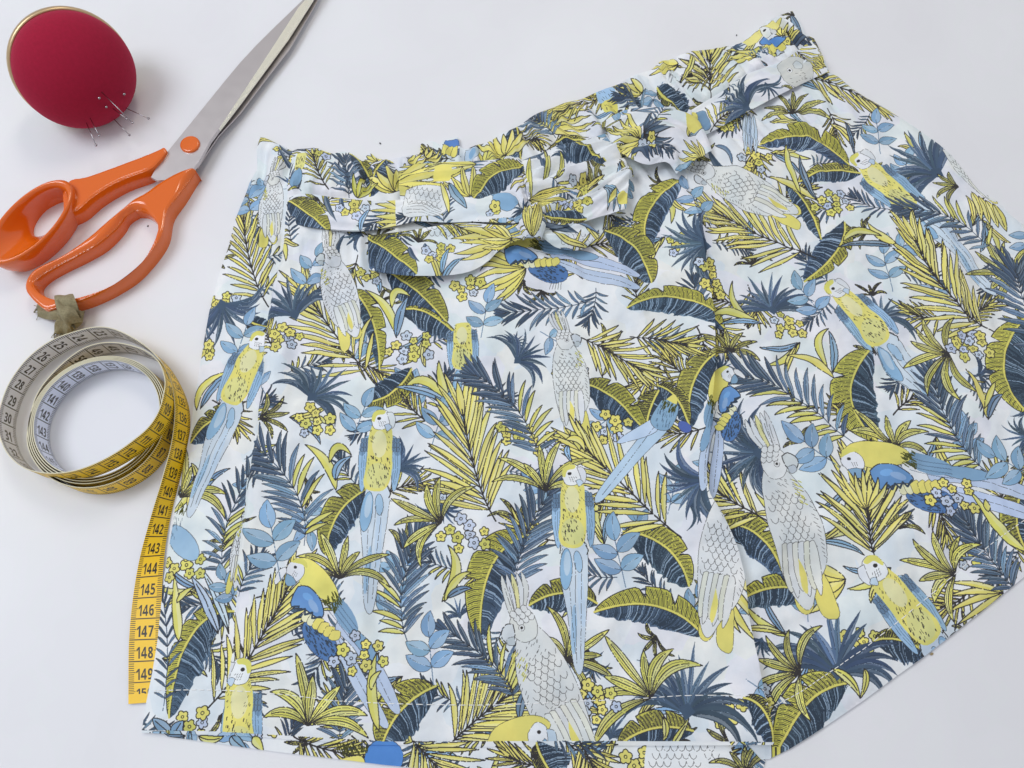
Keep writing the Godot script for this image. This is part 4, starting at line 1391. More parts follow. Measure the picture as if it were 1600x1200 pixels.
func tape_frames() -> Array:
	var f := [
		[150.3, P(-17.42, 0.12, 15.47), P(-15.91, 0.14, 15.36)], [149.0, P(-17.57, 0.10, 14.57), P(-16.07, 0.14, 14.48)], [147.0, P(-17.84, 0.10, 12.69), P(-16.33, 0.16, 12.64)],
		[145.0, P(-17.93, 0.16, 10.82), P(-16.59, 0.14, 10.73)], [143.0, P(-17.81, 0.35, 8.90), P(-16.76, 0.10, 8.78)], [141.0, P(-17.40, 0.75, 7.01), P(-16.76, 0.05, 7.01)],
		[139.0, P(-16.93, 1.18, 5.19), P(-16.60, 0.03, 5.25)], [137.0, P(-16.63, 1.42, 3.36), P(-16.41, 0.03, 3.31)], [135.0, P(-16.73, 1.50, 1.54), P(-16.56, 0.03, 1.51)],
	]
	# the outer turn, by its top edge
	for t in [[133.0, P(-17.31, 1.50, -0.05), 0.0], [131.0, P(-18.40, 1.50, -1.33), 0.0], [129.0, P(-20.05, 1.50, -2.32), 0.0], [127.5, P(-21.34, 1.50, -2.57), 0.0], [126.0, P(-22.87, 1.50, -2.14), 0.0], [125.0, P(-23.73, 1.50, -1.65), 0.0],
			[124.0, P(-24.43, 1.50, -0.95), 0.0], [123.0, P(-24.89, 1.50, -0.19), 0.0], [122.0, P(-25.20, 1.50, 0.63), 0.0], [121.0, P(-25.33, 1.50, 1.54), 0.0], [120.0, P(-25.30, 1.50, 2.44), 0.0], [119.0, P(-24.97, 1.50, 3.38), 0.0],
			[118.0, P(-24.37, 1.55, 4.20), 0.05], [117.0, P(-23.44, 1.75, 4.85), 0.25], [116.0, P(-22.38, 2.10, 5.18), 0.6], [115.0, P(-21.26, 2.50, 5.31), 1.0], [114.0, P(-20.23, 2.80, 5.23), 1.3], [113.0, P(-19.31, 2.95, 4.93), 1.45],
			[112.0, P(-18.47, 3.00, 4.45), 1.5], [111.0, P(-17.76, 3.00, 3.86), 1.5], [110.0, P(-17.16, 3.00, 3.24), 1.5], [109.0, P(-16.84, 2.90, 2.45), 1.4], [108.0, P(-16.84, 2.60, 1.38), 1.1], [107.0, P(-17.11, 2.20, 0.44), 0.7],
			[105.6, P(-17.83, 1.70, -0.66), 0.2], [104.2, P(-18.93, 1.50, -1.40), 0.0], [102.6, P(-20.45, 1.50, -1.72), 0.0], [101.0, P(-21.76, 1.50, -1.40), 0.0], [99.4, P(-22.86, 1.50, -0.36), 0.0], [97.6, P(-23.61, 1.50, 0.94), 0.0], [96.0, P(-23.77, 1.50, 2.37), 0.0]]:
		f.append([t[0], t[1], Vector3(t[1].x, t[2] + 0.03, t[1].z)])
	# the inner turns, a tightening spiral
	var c := V(-20.43, 2.37)
	var c2 := V(-20.51, 2.24)
	for i in range(1, 70):
		var n := 96.0 - i * 1.35
		var turn := PI + i * 1.35 / 22.0 * TAU
		var k := clampf((96.0 - n) / 93.0, 0, 1)
		var r := lerpf(3.40, 3.0, k) + 0.03 * sin(turn * 2.0 + 0.7)
		if n < 93 and n > 84: r += 0.10 * sin(PI * (93 - n) / 9.0)
		var p := c.lerp(c2, k) + Vector2(cos(turn), -sin(turn)) * r
		f.append([n, Vector3(p.x, 1.5, p.y), Vector3(p.x, 0.03, p.y)])
	return f


# ---------------------------------------------------------------- the scene
var edge_m := PackedVector2Array()
var edge_r := PackedVector2Array()
var fold := PackedVector2Array()
var pleat := PackedVector2Array()
var waist := PackedVector2Array()
var hem_m := PackedVector2Array()
var hem_r := PackedVector2Array()
var wide_noise := FastNoiseLite.new()
var fine_noise := FastNoiseLite.new()
var gather := FastNoiseLite.new()
var creases := []

func cloth(p: Vector2, right: bool) -> float:
	var d := near_line(p, edge_r if right else edge_m)
	var h := 0.20 + 0.26 * (1.0 - exp(-d / 0.45))
	h += 0.38 * wide_noise.get_noise_2d(p.x, p.y) * (1.0 - exp(-d / 1.5)) + 0.15 * fine_noise.get_noise_2d(p.x, p.y) * (1.0 - exp(-d / 0.6))
	# gathers below and above the elastic
	var w := along_line(p, waist)
	var v := w.x
	if v < 9.0:
		var amp := 0.85 if v < 0.0 else 0.70 * exp(-maxf(0.0, v - 1.0) / 2.4)
		amp *= 1.0 - 0.88 * step01(-1.25, -0.85, v) * (1.0 - step01(1.35, 2.0, v))
		h += amp * (0.42 - 1.25 * absf(gather.get_noise_2d(w.y, v * 0.12))) * (1.0 - exp(-d / 0.25))
		h += 0.16 * exp(-v * v / 3.0) * (1.0 - exp(-d / 0.3))
	# the left leg laps over the right one
	var s := along_line(p, fold)
	var grown := step01(0.12, 0.6, s.z)
	if right:
		if absf(s.x) < 3.0: h -= 0.16 * grown * exp(-absf(s.x) / 0.8)
	else:
		h += grown * (0.68 * exp(-absf(s.x) / 2.0) - 0.12 * exp(-absf(s.x) / 0.12))
		# the pleat at the left
		var q := along_line(p, pleat)
		var live := step01(0.0, 0.06, q.z) * (1.0 - step01(0.9, 1.0, q.z))
		if q.x < 0.0: h += live * 0.26 * exp(q.x / 1.1) * step01(0.0, 0.10, -q.x)
		else: h -= live * 0.06 * exp(-q.x / 0.5)
	for c in creases:
		var k := along_line(p, c[0])
		if absf(k.x) < 3.0 * c[1]: h += 1.4 * c[2] * exp(-k.x * k.x / (c[1] * c[1])) * sin(PI * clampf(k.z, 0.0, 1.0))
	# the hem's line of stitches pulls the cloth in a little
	var hd := near_line(p, hem_r if right else hem_m)
	if hd < 0.5: h -= 0.05 * exp(-hd * hd / 0.008) - 0.03 * exp(-hd * hd / 0.06)
	return maxf(h, 0.07)

func area_lamp(called: String, at: Vector3, look: Vector3, size: Vector2, energy: float, col: Color, label: String) -> void:
	var t := thing(called, label, "ceiling lamp", at)
	t.look_at_from_position(at, look, Vector3.RIGHT)
	var box := BoxMesh.new()
	box.size = Vector3(size.x + 0.04, size.y + 0.04, 0.03)
	var b := obj("housing", box, paint(Color(0.85, 0.85, 0.85), 0.5), t)
	b.position.z = 0.025
	var face := BoxMesh.new()
	face.size = Vector3(size.x, size.y, 0.008)
	var glow := paint(Color(0.9, 0.9, 0.9), 0.6)
	glow.emission_enabled = true
	glow.emission = col
	glow.emission_energy_multiplier = 1.0
	var g := obj("diffuser", face, glow, t)
	g.position.z = 0.0
	var l := AreaLight3D.new()
	l.name = "light"
	l.area_size = size
	l.light_color = col
	l.light_energy = energy
	l.area_range = 8.0
	l.shadow_enabled = true
	l.position.z = -0.008
	t.add_child(l, true)

func handle_height(p: Vector2, lines: Array, top: float, r: float) -> float:
	var d := 1e9
	for l in lines: d = minf(d, near_line(p, l))
	if d >= r: return top
	return top - r + sqrt(maxf(0.0, r * r - (r - d) * (r - d)))

func closed(pts: PackedVector2Array) -> PackedVector2Array:
	var q := pts.duplicate()
	q.append(q[0])
	return q

func _ready() -> void:
	rng.seed = 41
	# ---- camera
	var cam := Camera3D.new()
	cam.name = "camera"
	cam.fov = rad_to_deg(2.0 * atan(600.0 / 1256.0))
	cam.near = 0.01
	cam.far = 10.0
	add_child(cam, true)
	cam.position = Vector3(0, 39.4, 13.952) * CM
	cam.rotation = Vector3(-(PI / 2 - deg_to_rad(19.5)), 0, 0)
	cam.current = true
	# ---- air, exposure
	var we := WorldEnvironment.new()
	we.name = "world_environment"
	var env := Environment.new()
	env.background_mode = Environment.BG_COLOR
	env.background_color = Color(0.675, 0.68, 0.695)
	env.background_energy_multiplier = 1.0
	env.tonemap_mode = Environment.TONE_MAPPER_LINEAR
	env.tonemap_exposure = 1.22
	env.sdfgi_enabled = true
	env.ssao_enabled = true
	env.ssil_enabled = true
	we.environment = env
	add_child(we, true)
	# ---- the lamps of the room: a large soft one behind and to the left, a smaller one beyond the table
	area_lamp("ceiling_lamp", Vector3(-0.78, 1.15, -0.15), Vector3(-0.05, 0, 0), Vector2(0.6, 0.6), 0.56, Color(0.945, 0.97, 1.0), "large square ceiling lamp above the left end of the table")
	area_lamp("ceiling_lamp", Vector3(0.25, 1.5, -1.0), Vector3(0, 0, 0), Vector2(0.5, 0.3), 0.38, Color(1.0, 0.96, 0.885), "smaller ceiling lamp beyond the far edge of the table")

	# ---- the table
	var table := paint(Color(0.90, 0.905, 0.92), 0.55)
	table.albedo_texture = noise_tex(0.006, Color(0.975, 0.97, 0.975), Color(1, 1, 1), 3)
	table.uv1_triplanar = true
	table.uv1_world_triplanar = true
	table.uv1_scale = Vector3.ONE * 2.3
	var tm := BoxMesh.new()
	tm.size = Vector3(1.8, 0.04, 1.3)
	var tb := obj("table_top", tm, table)
	tb.position = Vector3(0, -0.02, -0.05)
	tb.set_meta("kind", "structure")
	tb.set_meta("label", "white sewing table top under everything")

	# ---- outlines of the cloth
	wide_noise.seed = 5
	wide_noise.frequency = 0.16
	wide_noise.fractal_octaves = 2
	fine_noise.seed = 8
	fine_noise.frequency = 0.55
	fine_noise.fractal_octaves = 3
	gather.seed = 12
	gather.frequency = 0.65
	gather.fractal_octaves = 2
	var top_l := PackedVector2Array([V(-14.64, -15.19), V(-14.18, -15.01), V(-13.71, -14.75), V(-13.16, -14.48), V(-12.69, -14.18), V(-12.41, -14.31), V(-11.82, -14.35), V(-11.31, -14.39), V(-10.85, -14.18), V(-10.32, -14.00), V(-9.88, -14.13), V(-9.37, -14.09), V(-8.90, -13.70), V(-8.52, -13.48), V(-8.36, -13.87), V(-8.11, -14.00), V(-7.79, -13.70), V(-7.35, -13.61), V(-6.55, -13.74), V(-5.89, -13.87),
		V(-5.31, -14.00), V(-5.26, -14.66), V(-4.67, -14.88), V(-4.15, -14.61), V(-4.00, -14.88), V(-3.56, -15.01), V(-3.12, -15.10), V(-3.03, -14.53), V(-2.66, -14.31), V(-2.11, -14.57), V(-1.59, -14.70), V(-1.04, -15.01), V(-0.60, -15.41), V(-0.11, -15.63), V(0.45, -15.94), V(1.05, -16.48), V(1.58, -16.84), V(2.34, -17.16), V(3.18, -17.57), V(4.09, -17.80), V(4.94, -18.26), V(5.63, -18.59), V(6.33, -18.87), V(7.08, -19.43), V(7.83, -19.76), V(8.38, -19.95), V(8.95, -20.56), V(9.46, -20.66)])
	var top_r := PackedVector2Array([V(9.46, -20.66), V(10.14, -21.04), V(10.78, -21.28), V(11.33, -21.38), V(12.12, -21.48), V(12.99, -21.67), V(14.03, -21.96), V(14.55, -22.55), V(15.17, -23.19), V(15.68, -23.63), V(16.52, -24.08), V(17.35, -24.43), V(17.65, -23.88), V(17.84, -23.19), V(17.96, -22.60), V(18.43, -22.30), V(18.70, -21.33), V(18.96, -20.37), V(19.00, -19.76), V(19.53, -19.43), V(20.18, -18.63), V(20.92, -17.94), V(21.81, -17.30), V(22.53, -16.66), V(23.32, -15.99), V(24.03, -15.32), V(24.72, -14.61),
		V(25.26, -13.92), V(25.75, -12.97), V(26.15, -12.03), V(26.48, -11.48), V(26.99, -11.11), V(27.50, -10.61), V(27.96, -9.87), V(28.48, -9.29), V(29.61, -7.97), V(30.93, -6.12), V(32.03, -3.54), V(32.78, 0.07), V(32.68, 3.49), V(31.78, 5.32)])
	fold = smooth_line([V(9.46, -20.66), V(9.49, -17.12), V(9.95, -11.44), V(10.58, -5.43), V(10.45, -1.35), V(9.96, 2.14), V(9.50, 4.74), V(9.53, 5.96), V(9.93, 6.81), V(10.39, 7.90), V(10.71, 8.88), V(10.86, 10.23), V(10.95, 11.72), V(11.06, 12.75), V(11.15, 13.65), V(11.26, 14.65), V(11.40, 15.79), V(11.52, 17.11)], 60)
	var hem_edge := PackedVector2Array([V(11.52, 17.11), V(9.14, 17.16), V(6.85, 17.19), V(4.57, 17.19), V(2.28, 17.22), V(0.00, 17.24), V(-2.28, 17.24), V(-4.43, 17.19), V(-6.00, 17.16), V(-7.57, 17.11), V(-8.58, 17.01), V(-9.82, 16.95), V(-11.46, 16.82), V(-13.62, 16.74), V(-15.20, 16.72), V(-16.62, 16.66)])
	var side_l := PackedVector2Array([V(-16.62, 16.66), V(-16.60, 15.46), V(-16.51, 14.10), V(-16.48, 12.70), V(-16.54, 11.26), V(-16.59, 9.94), V(-16.57, 8.79), V(-16.53, 7.50), V(-16.52, 6.25), V(-16.46, 5.29), V(-16.41, 4.31), V(-16.35, 3.32), V(-16.29, 2.31), V(-16.33, 1.05), V(-16.27, -0.56), V(-16.24, -2.36), V(-16.18, -4.03), V(-16.05, -5.24), V(-15.91, -6.32), V(-15.61, -7.93), V(-15.45, -9.58), V(-15.23, -10.52), V(-15.03, -11.31), V(-14.92, -11.94), V(-14.73, -12.54), V(-14.56, -12.97), V(-14.63, -13.66), V(-14.73, -14.22), V(-14.64, -15.19)])
	top_l = smooth_line(Array(top_l), 130)
	var out_m := top_l.duplicate()
	out_m.append_array(fold.slice(1))
	out_m.append_array(hem_edge.slice(1))
	out_m.append_array(side_l.slice(1, side_l.size() - 1))
	edge_m = hem_edge.duplicate()
	edge_m.append_array(side_l.slice(1))
	edge_m.append_array(top_l.slice(1))
	var out_r := fold.slice(0, 34)
	var tuck := PackedVector2Array([V(8.93, 6.72), V(9.08, 8.88), V(9.32, 11.55), V(9.67, 14.37), V(10.11, 16.00), V(10.44, 17.06), V(11.08, 17.76)])
	var hem_edge_r := PackedVector2Array([V(11.08, 17.76), V(11.45, 17.74), V(12.41, 17.32), V(13.42, 16.77), V(14.41, 16.21), V(15.98, 15.30), V(17.60, 14.29), V(18.90, 13.51), V(20.14, 12.70), V(22.23, 11.32), V(24.30, 9.91), V(26.59, 8.33), V(29.13, 6.78), V(31.78, 5.32)])
	out_r.append_array(tuck)
	out_r.append_array(hem_edge_r.slice(1))
	var back := top_r.duplicate()
	back.reverse()
	out_r.append_array(back.slice(1, back.size() - 1))
	edge_r = top_r.duplicate()
	var hr := hem_edge_r.duplicate()
	hr.reverse()
	edge_r.append_array(hr.slice(1))
	pleat = smooth_line([V(-12.42, -10.50), V(-12.44, -8.80), V(-12.53, -7.21), V(-12.78, -5.47), V(-12.94, -2.68), V(-12.89, -0.88), V(-12.76, 1.04), V(-12.88, 3.24), V(-13.03, 5.35), V(-12.99, 7.71), V(-12.88, 10.55), V(-12.90, 12.00), V(-12.80, 13.82)], 36)
	waist = smooth_line([V(-14.43, -10.21), V(-12.29, -10.21), V(-9.06, -9.93), V(-5.71, -10.50), V(-2.51, -11.25), V(0.72, -11.66), V(3.63, -12.84), V(5.87, -14.13), V(8.87, -15.32), V(11.15, -16.07), V(13.74, -17.79), V(16.15, -19.17), V(18.87, -20.49), V(20.93, -22.02)], 40)
	hem_m = smooth_line([V(-16.27, 14.89), V(-14.48, 14.86), V(-12.30, 14.91), V(-10.11, 15.08), V(-8.31, 15.29), V(-6.92, 15.37), V(-4.75, 15.45), V(-1.87, 15.50), V(0.29, 15.45), V(2.88, 15.34), V(5.40, 15.24), V(7.71, 15.10), V(10.69, 15.08)], 48)
	hem_r = smooth_line([V(11.25, 15.77), V(13.02, 14.97), V(14.59, 14.04), V(16.74, 12.71), V(19.63, 10.70), V(22.91, 8.41), V(24.69, 7.24), V(27.73, 5.26)], 36)
	for c in [[V(-11.77, -4.53), V(-11.96, -1.23), V(-12.18, 1.56), 0.5, 0.18], [V(-9.96, -10.01), V(-10.29, -5.28), V(-10.30, -1.23), 0.45, 0.20], [V(-7.79, -6.43), V(-8.07, -2.68), V(-7.47, 1.56), 0.5, 0.14], [V(-5.52, -6.05), V(-4.71, -2.68), V(-3.61, 0.18), 0.5, 0.12], [V(2.09, -7.21), V(4.82, -5.66), V(7.27, -6.43), 0.5, 0.16],
			[V(9.36, -11.66), V(10.22, -8.80), V(10.57, -4.53), 0.7, 0.22], [V(13.30, -4.53), V(13.25, -0.88), V(12.14, 3.57), 0.9, 0.26], [V(11.89, -15.98), V(12.72, -12.93), V(14.23, -10.01), 0.6, 0.2], [V(19.44, -16.88), V(20.82, -11.25), V(20.77, -6.43), 0.8, 0.18], [V(16.50, -17.33), V(17.13, -13.36), V(17.78, -10.01), 0.5, 0.16],
			[V(4.20, -8.00), V(6.76, -3.41), V(9.47, 0.87), 0.6, 0.15], [V(22.74, -14.22), V(23.54, -6.43), V(23.00, 0.18), 1.0, 0.2], [V(10.60, 9.82), V(13.85, 8.01), V(18.04, 6.78), 1.0, 0.16], [V(-6.86, 16.25), V(-7.03, 11.28), V(-7.46, 6.78), 0.7, 0.12], [V(-1.88, 15.18), V(-2.37, 12.14), V(-1.84, 8.62), 0.6, 0.1]]:
		creases.append([bez(c[0], c[1], c[2], 5), c[3], c[4]])
	zone_polys["L"] = PackedVector2Array([V(-15.64, -16.06), V(-12.74, -16.06), V(-12.45, -10.56), V(-12.47, -8.85), V(-12.57, -7.26), V(-12.81, -5.52), V(-12.97, -2.72), V(-12.92, -0.92), V(-12.79, 1.01), V(-12.91, 3.21), V(-13.07, 5.33), V(-13.02, 7.69), V(-12.92, 10.55), V(-12.93, 11.99), V(-12.87, 12.98), V(-13.09, 17.04), V(-17.07, 17.04), V(-17.31, 9.81), V(-16.80, 0.14), V(-16.41, -7.26)])
	zone_polys["B"] = PackedVector2Array([V(-17.28, 16.54), V(-13.53, 16.59), V(-5.74, 17.01), V(11.91, 16.99), V(11.75, 19.63), V(-11.19, 19.63), V(-17.03, 18.11)])
	zone_polys["T2"] = PackedVector2Array([V(-6.60, -12.94), V(-3.59, -13.11), V(0.43, -13.11), V(0.92, -10.86), V(0.90, -8.76), V(-2.26, -8.76), V(-6.33, -8.76)])
	zone_polys["T3"] = PackedVector2Array([V(0.43, -13.19), V(2.39, -14.22), V(5.65, -15.08), V(7.15, -12.43), V(7.10, -11.47), V(5.11, -10.53), V(3.65, -9.80), V(2.30, -9.16), V(0.91, -8.92), V(0.92, -10.86)])
	zone_polys["T5"] = PackedVector2Array([V(4.83, -15.70), V(6.83, -16.85), V(9.30, -16.76), V(10.86, -15.96), V(11.61, -13.53), V(9.10, -11.68), V(7.51, -12.43), V(6.62, -12.60), V(5.78, -13.79)])
	zone_polys["T6"] = PackedVector2Array([V(1.26, -9.56), V(2.81, -10.12), V(4.78, -11.19), V(6.82, -12.94), V(6.47, -9.48), V(4.53, -8.92), V(2.78, -8.44), V(1.25, -8.52)])
	zone_polys["T7"] = PackedVector2Array([V(1.25, -8.68), V(2.78, -8.52), V(4.53, -8.92), V(5.06, -8.37), V(4.82, -7.50), V(3.60, -6.96), V(2.23, -7.19), V(1.25, -8.29)])
	zone_polys["T8"] = PackedVector2Array([V(-8.18, -8.37), V(-5.56, -8.72), V(-2.26, -8.84), V(0.91, -9.04), V(1.11, -7.85), V(-0.34, -7.19), V(-1.97, -5.66), V(-5.42, -5.44), V(-7.96, -5.81)])

	# ---- print and cloth
	var prints := {}
	var crumple := noise_tex(0.014, Color(0, 0, 0), Color(1, 1, 1), 33, 1024)
	var lo_m := V(-16.85, 19.09)
	for c in ["M", "R", "T"]:
		rng.seed = 99
		if c == "M":
			canvas(1720, 2048, V(-17.6, -21.6), 50.5)
			print_leaves(c)
			print_left_leg(c)
			print_strip(c)
			print_under(c)
		elif c == "R":
			canvas(1500, 2048, V(6.4, -25.4), 48.0)
			print_leaves(c)
			print_right_leg(c)
		else:
			canvas(2048, 1344, V(-13.5, -24.5), 64.0)
			print_tie(c)
		var m := paint(Color(0.98, 0.98, 0.98), 0.92)
		m.heightmap_enabled = true
		m.heightmap_scale = 0.07
		m.heightmap_texture = crumple
		m.albedo_texture = ImageTexture.create_from_image(img)
		m.texture_repeat = false
		m.rim_enabled = true
		m.rim = 0.15
		m.detail_enabled = true
		m.detail_blend_mode = BaseMaterial3D.BLEND_MODE_MUL
		m.detail_albedo = noise_tex(0.03, Color(0.88, 0.91, 0.94), Color(1, 1, 1), 21)
		prints[c] = [m, co, Vector2(cs / img.get_width(), cs / img.get_height())]
	var shorts := thing("printed_shorts", "white cotton shorts printed with parrots and palm leaves, laid flat, bow tied", "shorts")
	var pm: Array = prints["M"]
	var pr: Array = prints["R"]
	var pt: Array = prints["T"]
	obj("left_leg", sheet(out_m, PackedVector2Array(), 0.15, func(p): return cloth(p, false), pm[1], pm[2]), pm[0], shorts)
	obj("right_leg", sheet(out_r, PackedVector2Array(), 0.15, func(p): return cloth(p, true), pr[1], pr[2]), pr[0], shorts)
	var under := PackedVector2Array([V(-16.23, 16.27), V(10.97, 16.27), V(11.27, 17.85), V(10.98, 18.49), V(8.46, 18.77), V(2.82, 18.67), V(-1.70, 18.41), V(-3.97, 18.13), V(-5.69, 17.98), V(-7.98, 17.72), V(-9.70, 17.54), V(-11.52, 17.33), V(-13.47, 17.07), V(-15.46, 16.83)])
	var ul := closed(under)
	obj("under_layer", sheet(under, PackedVector2Array(), 0.2, func(p): return 0.09 + 0.04 * (1.0 - exp(-near_line(p, ul) / 0.3)) + 0.02 * fine_noise.get_noise_2d(p.x, p.y), pm[1], pm[2]), pm[0], shorts)
	# the tie belt and its bow
	var tie := [
		["tie_belt", [P(-12.46, 0.75, -10.84), P(-11.34, 0.95, -10.83), P(-9.00, 1.00, -10.47), P(-7.06, 1.00, -10.35), P(-5.12, 1.00, -10.59)], [P(-12.32, 0.70, -9.16), P(-11.20, 0.85, -8.83), P(-8.89, 0.90, -8.56), P(-6.98, 0.90, -8.72), P(-5.08, 0.90, -9.20)], 0.05, 0.22],
		["tie_belt", [P(10.34, 0.95, -16.43), P(12.29, 1.00, -17.74), P(13.70, 1.00, -18.88), P(15.98, 0.95, -19.95), P(17.99, 0.80, -21.65)], [P(10.55, 0.95, -14.41), P(12.11, 0.90, -15.41), P(13.48, 0.90, -16.29), P(15.76, 0.85, -17.68), P(18.73, 0.70, -19.42)], 0.12, 0.22],
		["bow_loop", [P(-6.40, 0.90, -12.57), P(-5.36, 1.20, -12.57), P(-3.57, 1.30, -12.63), P(-1.25, 1.40, -12.68), P(0.53, 1.45, -12.61), P(0.91, 1.50, -10.60)], [P(-6.03, 0.85, -9.19), P(-4.88, 1.10, -9.00), P(-3.47, 1.20, -8.90), P(-2.08, 1.30, -8.84), P(-0.35, 1.45, -8.71), P(0.89, 1.60, -8.70)], 0.16, 0.4],
		["bow_fold", [P(0.43, 1.40, -12.64), P(1.42, 1.55, -12.96), P(2.43, 1.50, -13.54), P(3.78, 1.30, -13.98), P(5.46, 1.10, -14.86)], [P(1.04, 1.35, -9.01), P(2.30, 1.20, -9.34), P(3.65, 1.10, -10.04), P(5.14, 1.00, -10.88), P(6.80, 0.90, -11.98)], 0.2, 0.8],
		["bow_loop", [P(5.06, 1.00, -15.46), P(6.79, 1.20, -16.32), P(9.15, 1.30, -16.24), P(10.57, 1.25, -15.49), P(11.33, 0.95, -13.64)], [P(5.84, 1.20, -13.80), P(6.70, 1.35, -12.76), P(7.61, 1.35, -12.47), P(8.56, 1.30, -12.71), P(9.18, 1.05, -12.09)], 0.22, 0.5],
		["tie_tail", [P(1.30, 1.75, -8.92), P(2.76, 1.75, -9.56), P(4.71, 1.60, -10.65), P(6.62, 1.15, -12.61)], [P(1.37, 1.65, -8.32), P(2.75, 1.45, -8.40), P(4.51, 1.30, -9.08), P(6.23, 1.15, -9.77)], 0.05, 0.3],
		["bow_loop", [P(1.31, 1.50, -8.60), P(2.77, 1.35, -8.69), P(3.99, 1.25, -8.75), P(4.75, 1.05, -8.32)], [P(1.31, 1.35, -8.22), P(2.34, 1.10, -7.43), P(3.63, 0.90, -7.34), P(4.65, 0.95, -7.90)], 0.2, 0.3],
		["tie_tail", [P(-7.84, 1.00, -8.19), P(-5.55, 1.12, -8.43), P(-2.78, 1.20, -8.82), P(-0.35, 1.40, -8.58), P(0.82, 1.75, -8.65)], [P(-7.63, 0.95, -6.16), P(-5.45, 1.00, -5.75), P(-2.22, 1.00, -6.02), P(-0.34, 1.15, -7.48), P(0.96, 1.60, -7.69)], 0.04, 0.3],
		["bow_knot", [P(0.48, 1.70, -9.19), P(0.38, 1.80, -8.42), P(0.58, 1.50, -7.59)], [P(1.59, 1.70, -9.59), P(1.85, 1.80, -8.62), P(1.57, 1.50, -7.67)], 0.5, 0.3],
	]
	var k := 0
	for s in tie:
		k += 1
		obj(s[0], ribbon(s[1], s[2], 28, 16, s[3], s[4], 0.09, 30 + k, pt[1], pt[2]), pt[0], shorts)
	# the hems' white stitches
	var st := SurfaceTool.new()
	st.begin(Mesh.PRIMITIVE_TRIANGLES)
	for side in 2:
		var line := hem_r if side else hem_m
		var total := 0.0
		for i in line.size() - 1: total += line[i].distance_to(line[i + 1])
		var n := int(total / 0.36)
		var smooth_pts := spline(Array(line), n * 3)
		for i in n:
			var a: Vector2 = smooth_pts[i * 3]
			var b: Vector2 = smooth_pts[i * 3 + 2]
			if side == 0 and a.x > 11.3: continue
			var pts := []
			for s in 5:
				var p := a.lerp(b, s / 4.0)
				pts.append(Vector3(p.x, cloth(p, side == 1) + 0.012 + 0.012 * sin(PI * s / 4.0), p.y))
			st.append_from(tube(pts, 0.022, 5), 0, Transform3D.IDENTITY)
	var stitches := obj("hem_stitching", st.commit(), paint(Color(0.93, 0.93, 0.93), 0.8), shorts)
	stitches.set_meta("kind", "stuff")

	# ---- tape measure
	rng.seed = 7
	var tape := thing("tape_measure", "yellow and grey tape measure loosely coiled, its free end lying beside the shorts", "tape measure")
	var tmat := paint(Color.WHITE, 0.42)
	tmat.albedo_texture = ImageTexture.create_from_image(tape_print())
	tmat.texture_repeat = false
	obj("tape_band", tape_mesh(tape_frames()), tmat, tape)

	# ---- shears
	var shears := thing("fabric_shears", "large steel fabric shears with orange plastic handles", "scissors")
	var steel := paint(Color(0.80, 0.775, 0.775), 0.40, 0.9)
	steel.roughness_texture = noise_tex(0.02, Color(0.85, 0.85, 0.85), Color(1, 1, 1), 4)
	var ground := paint(Color(0.97, 0.96, 0.90), 0.34, 0.9)
	ground.heightmap_enabled = true
	ground.heightmap_scale = 0.02
	ground.heightmap_texture = noise_tex(0.05, Color(0, 0, 0), Color(1, 1, 1), 9)
	ground.uv1_scale = Vector3(6, 6, 6)
	var sb := SurfaceTool.new()
	sb.begin(Mesh.PRIMITIVE_TRIANGLES)
	plate(sb, [P(-18.22, 0.67, -12.73), P(-17.85, 0.54, -12.82), P(-16.93, 0.50, -14.96), P(-15.83, 0.48, -16.62), P(-14.65, 0.47, -18.92), P(-13.39, 0.47, -21.28), P(-12.06, 0.47, -24.87), P(-11.52, 0.47, -26.56), P(-12.65, 0.66, -25.34), P(-14.57, 0.67, -20.91), P(-17.12, 0.67, -16.74), P(-18.93, 0.67, -13.67)], 0.42)
	obj("blade", facing(sb.commit()), steel, shears)
	sb.begin(Mesh.PRIMITIVE_TRIANGLES)
	plate(sb, [P(-20.17, 0.92, -11.93), P(-19.97, 0.92, -12.56), P(-19.51, 0.92, -13.57), P(-18.76, 0.92, -14.96), P(-17.63, 0.92, -17.04), P(-16.87, 0.92, -18.45), P(-16.09, 0.92, -19.84), P(-15.28, 0.92, -21.11), P(-14.44, 0.92, -22.31), P(-13.59, 0.92, -23.48), P(-12.83, 0.92, -24.52), P(-12.12, 0.92, -25.48), P(-13.01, 0.92, -23.98), P(-14.92, 0.92, -19.46), P(-16.77, 0.92, -15.18),
		P(-17.18, 0.92, -14.35), P(-17.62, 0.92, -12.98), P(-17.94, 0.92, -12.39), P(-18.86, 0.92, -11.80), P(-19.78, 0.92, -11.72)], 0.68)
	var upper := obj("blade", facing(sb.commit()), steel, shears)
	sb.begin(Mesh.PRIMITIVE_TRIANGLES)
	plate(sb, [P(-16.77, 0.92, -15.18), P(-14.92, 0.92, -19.46), P(-13.01, 0.92, -23.98), P(-12.12, 0.92, -25.48), P(-11.57, 0.86, -26.35), P(-12.34, 0.78, -24.41), P(-13.47, 0.76, -21.69), P(-14.65, 0.76, -19.32), P(-15.84, 0.80, -16.95)], 0.68)
	obj("ground_edge", facing(sb.commit()), ground, upper)
	var orange := paint(Color(0.87, 0.40, 0.08), 0.16)
	orange.clearcoat_enabled = true
	orange.clearcoat = 0.5
	orange.clearcoat_roughness = 0.06
	orange.roughness_texture = noise_tex(0.01, Color(0.8, 0.8, 0.8), Color(1, 1, 1), 14)
	obj("pivot_screw", lathe([V(0.0, 0.10), V(0.36, 0.10), V(0.42, 0.115), V(0.50, 0.10), V(0.545, 0.05), V(0.555, -0.08)], P(-18.26, 0.95, -14.07), Vector3.UP, 40), orange, shears)
